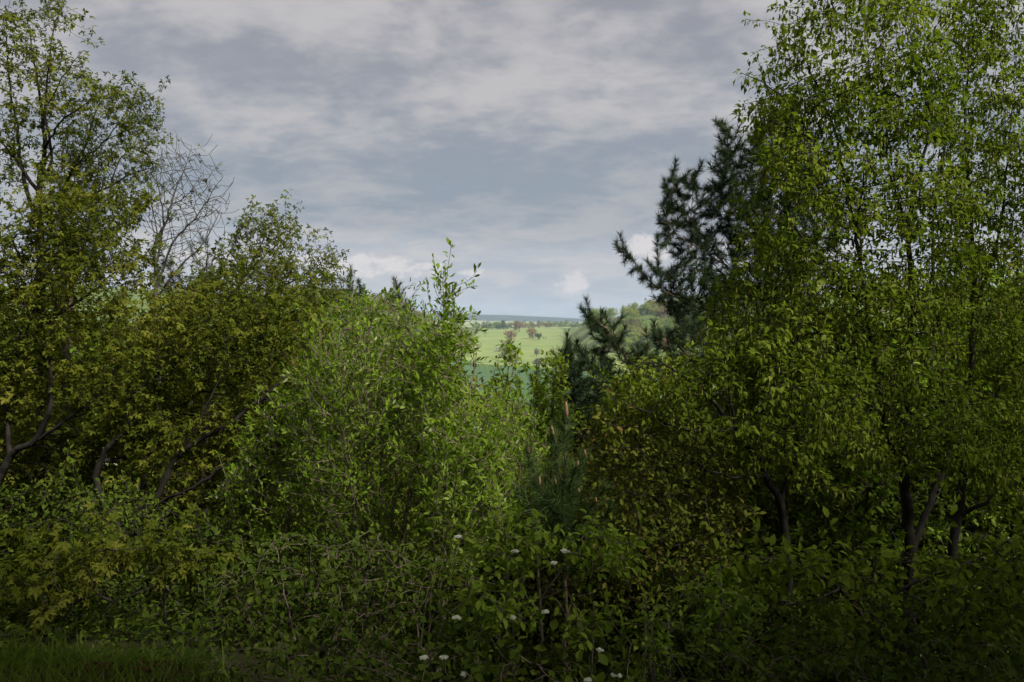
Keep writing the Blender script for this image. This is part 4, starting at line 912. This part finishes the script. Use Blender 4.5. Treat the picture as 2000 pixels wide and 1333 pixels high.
# ------------------------------------------------------------------ far trees, hedges and woods
def far_tree_mesh(name, seed, mat, w=.5, nclump=110, per=26, trunk=True, flat=.9):
    g = np.random.default_rng(seed); V, F, R = [], [], []
    # crown of many leaf clumps around unequal boughs; unit height
    boughs = [(g.normal(0, .20, 2), g.uniform(.18, .82), g.uniform(.15, .27)) for _ in range(13)]
    pos, nor = [], []
    for _ in range(nclump):
        (bx, by), bz, br = boughs[g.integers(len(boughs))]
        q = unit(g.normal(0, 1, 3)); c = np.array([bx, by, bz]) * [w / .5, w / .5, 1] + q * br * g.uniform(.55, 1.05) * [w / .5, w / .5, flat]
        p = c + g.normal(0, .035, (per, 3)); pos.append(p); nor.append(np.repeat((q + [0, 0, .5])[None], per, 0) + g.normal(0, .5, (per, 3)))
    pos = np.concatenate(pos); nor = np.concatenate(nor); pos[:, 2] = np.clip(pos[:, 2], .06, 1.05)
    V, F, r = scatter(TPL['needle'] if False else (np.array([(-.4, 0, 0), (.4, 0, 0), (.3, .9, -.1), (-.3, .9, .1)]), np.array([(0, 1, 2), (0, 2, 3)])), pos, g.normal(0, 1, pos.shape), nor, g.uniform(.025, .05, len(pos)), np.clip(.5 + g.normal(0, .25, len(pos)), 0, 1))
    me = raw_mesh(name, V, F, mat, r)
    return me
def trunk_mesh():
    g = np.random.default_rng(3); st = resample([(0, 0, -.05, .03), (.01, 0, .2, .024), (0, .01, .5, .014), (0, 0, .8, .005)], .1, .008, g); st2 = [resample([(0, 0, .25 + .08 * k, .014), (.12 * math.cos(k * 2.2), .12 * math.sin(k * 2.2), .45 + .09 * k, .008), (.2 * math.cos(k * 2.2), .2 * math.sin(k * 2.2), .62 + .08 * k, .003)], .1, .01, g) for k in range(4)]
    Vs, Fs, o = [], [], 0
    for s in [st] + st2:
        V, F = tubes(s[:, :3], np.arange(len(s)) - 1, s[:, 3], np.arange(1, len(s)), 5); Vs.append(V); Fs.append(F + o); o += len(V)
    return raw_mesh('far_trunk', np.vstack(Vs), np.vstack(Fs), M['bark'], None, True)
FM = {'green': leaf_mat('far_green', [(0, (.12, .18, .035)), (1, (.20, .27, .06))], .4), 'yellow': leaf_mat('far_yellow', [(0, (.20, .235, .045)), (1, (.29, .32, .075))], .4),
      'olive': leaf_mat('far_olive', [(0, (.17, .165, .055)), (1, (.25, .235, .085))], .4), 'brown': leaf_mat('far_brown', [(0, (.22, .15, .08)), (1, (.32, .22, .12))], .35),
      'dark': leaf_mat('far_dark', [(0, (.05, .085, .04)), (1, (.09, .13, .06))], .3), 'grey': leaf_mat('far_grey', [(0, (.19, .17, .14)), (1, (.28, .25, .2))], .35),
      'blossom': leaf_mat('far_blossom', [(0, (.3, .32, .24)), (1, (.6, .6, .52))], .1)}
CR = {k: [far_tree_mesh('far_crown', 100 + 10 * i + j, m) for j in range(3)] for i, (k, m) in enumerate(FM.items())}
TR = trunk_mesh()
def far_tree(name, kind, x, y, h, w, label, group=None, parts=False, cat='tree', sink=0.0):
    z = float(gz(x, y)) - sink
    if parts:
        r = thing(name, label, cat, (x, y, z), group); link('trunk', TR, r); link('crown', random.choice(CR[kind]), r)
    else:
        r = link(name, random.choice(CR[kind])); r['label'] = label; r['category'] = cat; r.location = (x, y, z)
        if group: r['group'] = group
    r.scale = (w, w, h); r.rotation_euler = (0, 0, random.uniform(0, 6.28))
    return r
def at(px, py, d):     # a spot on the land seen near this column at distance d
    return (px - 1000) / F0 * d
for (kind, px, d, h, w, lab, nm) in (
        ('brown', 1014, 1180, 16, 22, 'largest rusty-brown tree on the far edge of the meadow', 'field_tree'),
        ('brown', 1040, 960, 15, 15, 'reddish-brown tree with a dark green bush at its foot on the meadow', 'field_tree'),
        ('brown', 999, 900, 14, 15, 'pale brown round tree in the middle of the meadow, left of the others', 'field_tree'),
        ('dark', 1053, 930, 9, 11, 'dark green bush snug against the right of a reddish-brown meadow tree', 'field_tree'),
        ('grey', 1048, 640, 6.5, 7, 'small lone greyish tree low on the meadow', 'field_tree'),
        ('grey', 993, 620, 12, 12, 'grey twiggy tree at the boundary of the dark crop', 'field_tree'),
        ('grey', 985, 700, 10, 11, 'greyish tree just above the twiggy one at the crop boundary', 'field_tree'),
        ('blossom', 974, 690, 6, 7, 'small whitish blossoming tree left of the grey meadow trees', 'field_tree'),
        ('dark', 984, 1260, 17, 14, 'dark green pointed tree group left of the largest rusty tree', 'field_tree'),
        ('green', 972, 1270, 13, 15, 'green tree at the left end of the far field edge', 'field_tree')):
    far_tree(nm, kind, at(px, 0, d), d, h, w, lab, None, True)
for (px, d, h, w, kind) in ((1062, 560, 5, 9, 'grey'), (1074, 555, 6, 9, 'olive'), (1050, 565, 4, 8, 'grey'), (1086, 560, 5, 8, 'green'), (1003, 585, 6, 9, 'grey')):
    far_tree('hedge_bush', kind, at(px, 0, d), d, h, w, {'grey': 'greyish', 'olive': 'olive', 'green': 'green'}[kind] + ' hedge bush between the bright meadow and the dark crop', 'hedge bushes at the crop boundary', False, 'bush')
for i in range(46):
    px = 930 + i * 6.2 + random.uniform(-3, 3); d = random.uniform(1325, 1400); k = random.choice(['green', 'green', 'olive', 'grey', 'yellow', 'dark'])
    far_tree('field_edge_tree', k, at(px, 0, d), d, random.uniform(8, 14), random.uniform(9, 15), {'green': 'green', 'olive': 'olive', 'grey': 'greyish', 'yellow': 'yellow-green', 'dark': 'dark'}[k] + ' tree in the line along the far edge of the meadow', 'trees along the far edge of the meadow')
def canopy(name, label_of, group, n, xr, yr, ok, hs, ws):
    c = 0
    while c < n:
        y = random.uniform(*yr); x = random.uniform(*xr) * y
        if not ok(x, y): continue
        k = random.choices(['yellow', 'green', 'olive', 'brown', 'grey', 'dark'], [5, 5, 3, 1, 1, .5])[0]
        far_tree(name, k, x, y, random.uniform(*hs), random.uniform(*ws), {'yellow': 'yellow-green', 'green': 'green', 'olive': 'olive', 'brown': 'brownish', 'grey': 'greyish', 'dark': 'dark'}[k] + label_of, group, False, 'tree', 1.0)
        c += 1
canopy('hill_tree', ' tree crown in the wood on the right-hand hillside', 'wood on the right-hand hillside', 160, (.098, .36), (600, 900), lambda x, y: x > 70 + (900 - y) * .02 and x < 300, (11, 17), (12, 18))
canopy('hill_tree', ' tree crown in the wood on the left-hand hill', 'wood on the left-hand hill', 130, (-.28, -.045), (520, 720), lambda x, y: x < -36 - max(0, 600 - y) * .3, (10, 15), (12, 18))

# ------------------------------------------------------------------ grassy corner
g = np.random.default_rng(90)
n = 9000
x = g.uniform(-3.6, -.4, n); y = g.uniform(3.1, 4.75, n)
keep = (y < 4.65 - .5 * np.clip(x + 2.2, 0, 2) + g.normal(0, .10, n)); x, y = x[keep], y[keep]
pp = np.stack([x, y, gz(x, y)], 1); n = len(x)
hgt = g.uniform(.05, .15, n) * np.where(g.random(n) < .08, 1.6, 1)
lean = g.normal(0, .45, (n, 3)); lean[:, 2] = 1
tb = (np.array([(-.035, 0, 0), (.035, 0, 0), (-.026, .5, .02), (.026, .5, .02), (0, 1, .18)]), np.array([(0, 1, 3), (0, 3, 2), (2, 3, 4)]))
V, F, r = scatter(tb, pp, lean, g.normal(0, 1, (n, 3)) * [1, 1, .2], hgt, np.clip(tint(pp, g), 0, 1) * .92 + (g.random(n) < .05) * .08)
link('grass', raw_mesh('grass', V, F, M['grass'], r), None, 'stuff')
n = 260
x = g.normal(-1.85, .2, n); y = g.normal(3.95, .12, n); pp = np.stack([x, y, gz(x, y) + g.uniform(.005, .05, n)], 1)
V, F, r = scatter(TPL['ovate'], pp, g.normal(0, 1, (n, 3)) * [1, 1, .4], g.normal(0, .5, (n, 3)) + [0, 0, 1], g.uniform(.022, .042, n), g.random(n))
link('leaf_litter', raw_mesh('leaf_litter', V, F, M['litter'], r), None, 'stuff')
n = 9500
x = g.uniform(-4.5, 5, n); y = g.uniform(3.3, 8.5, n); kp = (x > -1.45) | (y > 3.9 + .12 * np.sin(x * 5)); x, y = x[kp], y[kp]; n = len(x); pp = np.stack([x, y, gz(x, y) + g.uniform(.02, .28, n) ** 1.2], 1)
V, F, r = scatter(TPL['small'], pp, g.normal(0, 1, (n, 3)) * [1, 1, .4], g.normal(0, .4, (n, 3)) + [0, 0, 1], g.uniform(.03, .065, n), np.clip(tint(pp, g), 0, 1))
link('ground_cover', raw_mesh('ground_cover', V, F, M['dark'], r), None, 'stuff')
her = thing('nettle_clump', 'small clump of broad green herb leaves at the edge of the grass', 'herb', (*P(45, 1290, 4.25)[:2], float(gz(*P(45, 1290, 4.25)[:2]))))
hb = np.array(her.location)
for k in range(7):
    a = k * .9; st = resample([(0, 0, -.03, .004), (.05 * math.cos(a), .05 * math.sin(a), .05, .003), (.15 * math.cos(a), .12 * math.sin(a), .10 + .012 * (k % 3), .0015)], .03, .002, g)
    V, F = tubes(st[:, :3], np.arange(len(st)) - 1, st[:, 3], np.arange(1, len(st)), 4); sm = link('stem', raw_mesh('stem', V, F, M['dark'], np.full(len(V), .6), True), her)
    ms = leaf_object_mesh('vib', M['shrub'])
    for j in range(5):
        c = st[-1 - j // 2 * 2, :3]; f = unit(np.array([math.cos(a + g.normal(0, .9)), math.sin(a + g.normal(0, .9)), -.25])); sdv = unit(np.cross(f, [0, 0, 1])); nn = np.cross(sdv, f); s = g.uniform(.05, .085)
        o = bpy.data.objects.new('leaf', ms[k % 4]); COL.objects.link(o); o.parent = sm
        o.matrix_local = Matrix(((sdv[0] * s, f[0] * s, nn[0] * s, c[0]), (sdv[1] * s, f[1] * s, nn[1] * s, c[1]), (sdv[2] * s, f[2] * s, nn[2] * s, c[2]), (0, 0, 0, 1)))

# ------------------------------------------------------------------ the air of the valley
def haze():
    x0, x1, y0, y1, z0, z1 = -7600, 7600, -260, 7600, -60, 150
    V = np.array([(a, b, c) for c in (z0, z1) for b in (y0, y1) for a in (x0, x1)], float)
    F = np.array([(0, 2, 3, 1), (4, 5, 7, 6), (0, 1, 5, 4), (2, 6, 7, 3), (0, 4, 6, 2), (1, 3, 7, 5)])
    m = bpy.data.materials.new('haze'); m.use_nodes = True; t = NT(m.node_tree); m.node_tree.nodes.clear()
    v = t.n('ShaderNodeVolumePrincipled', inp={'Color': (.62, .80, 1.0, 1), 'Density': HAZE}); o = t.n('ShaderNodeOutputMaterial'); t.put(o.inputs['Volume'], v.outputs[0])
    link('haze', raw_mesh('haze', V, F, m), None, 'stuff')
HAZE = .00012
haze()
print('TRIS', sum(len(m.loop_triangles) if m.loop_triangles else sum(len(p.vertices) - 2 for p in m.polygons) if len(m.polygons) < 10 else int(np.sum([0])) + len(m.loops) - 2 * len(m.polygons) for m in bpy.data.meshes))
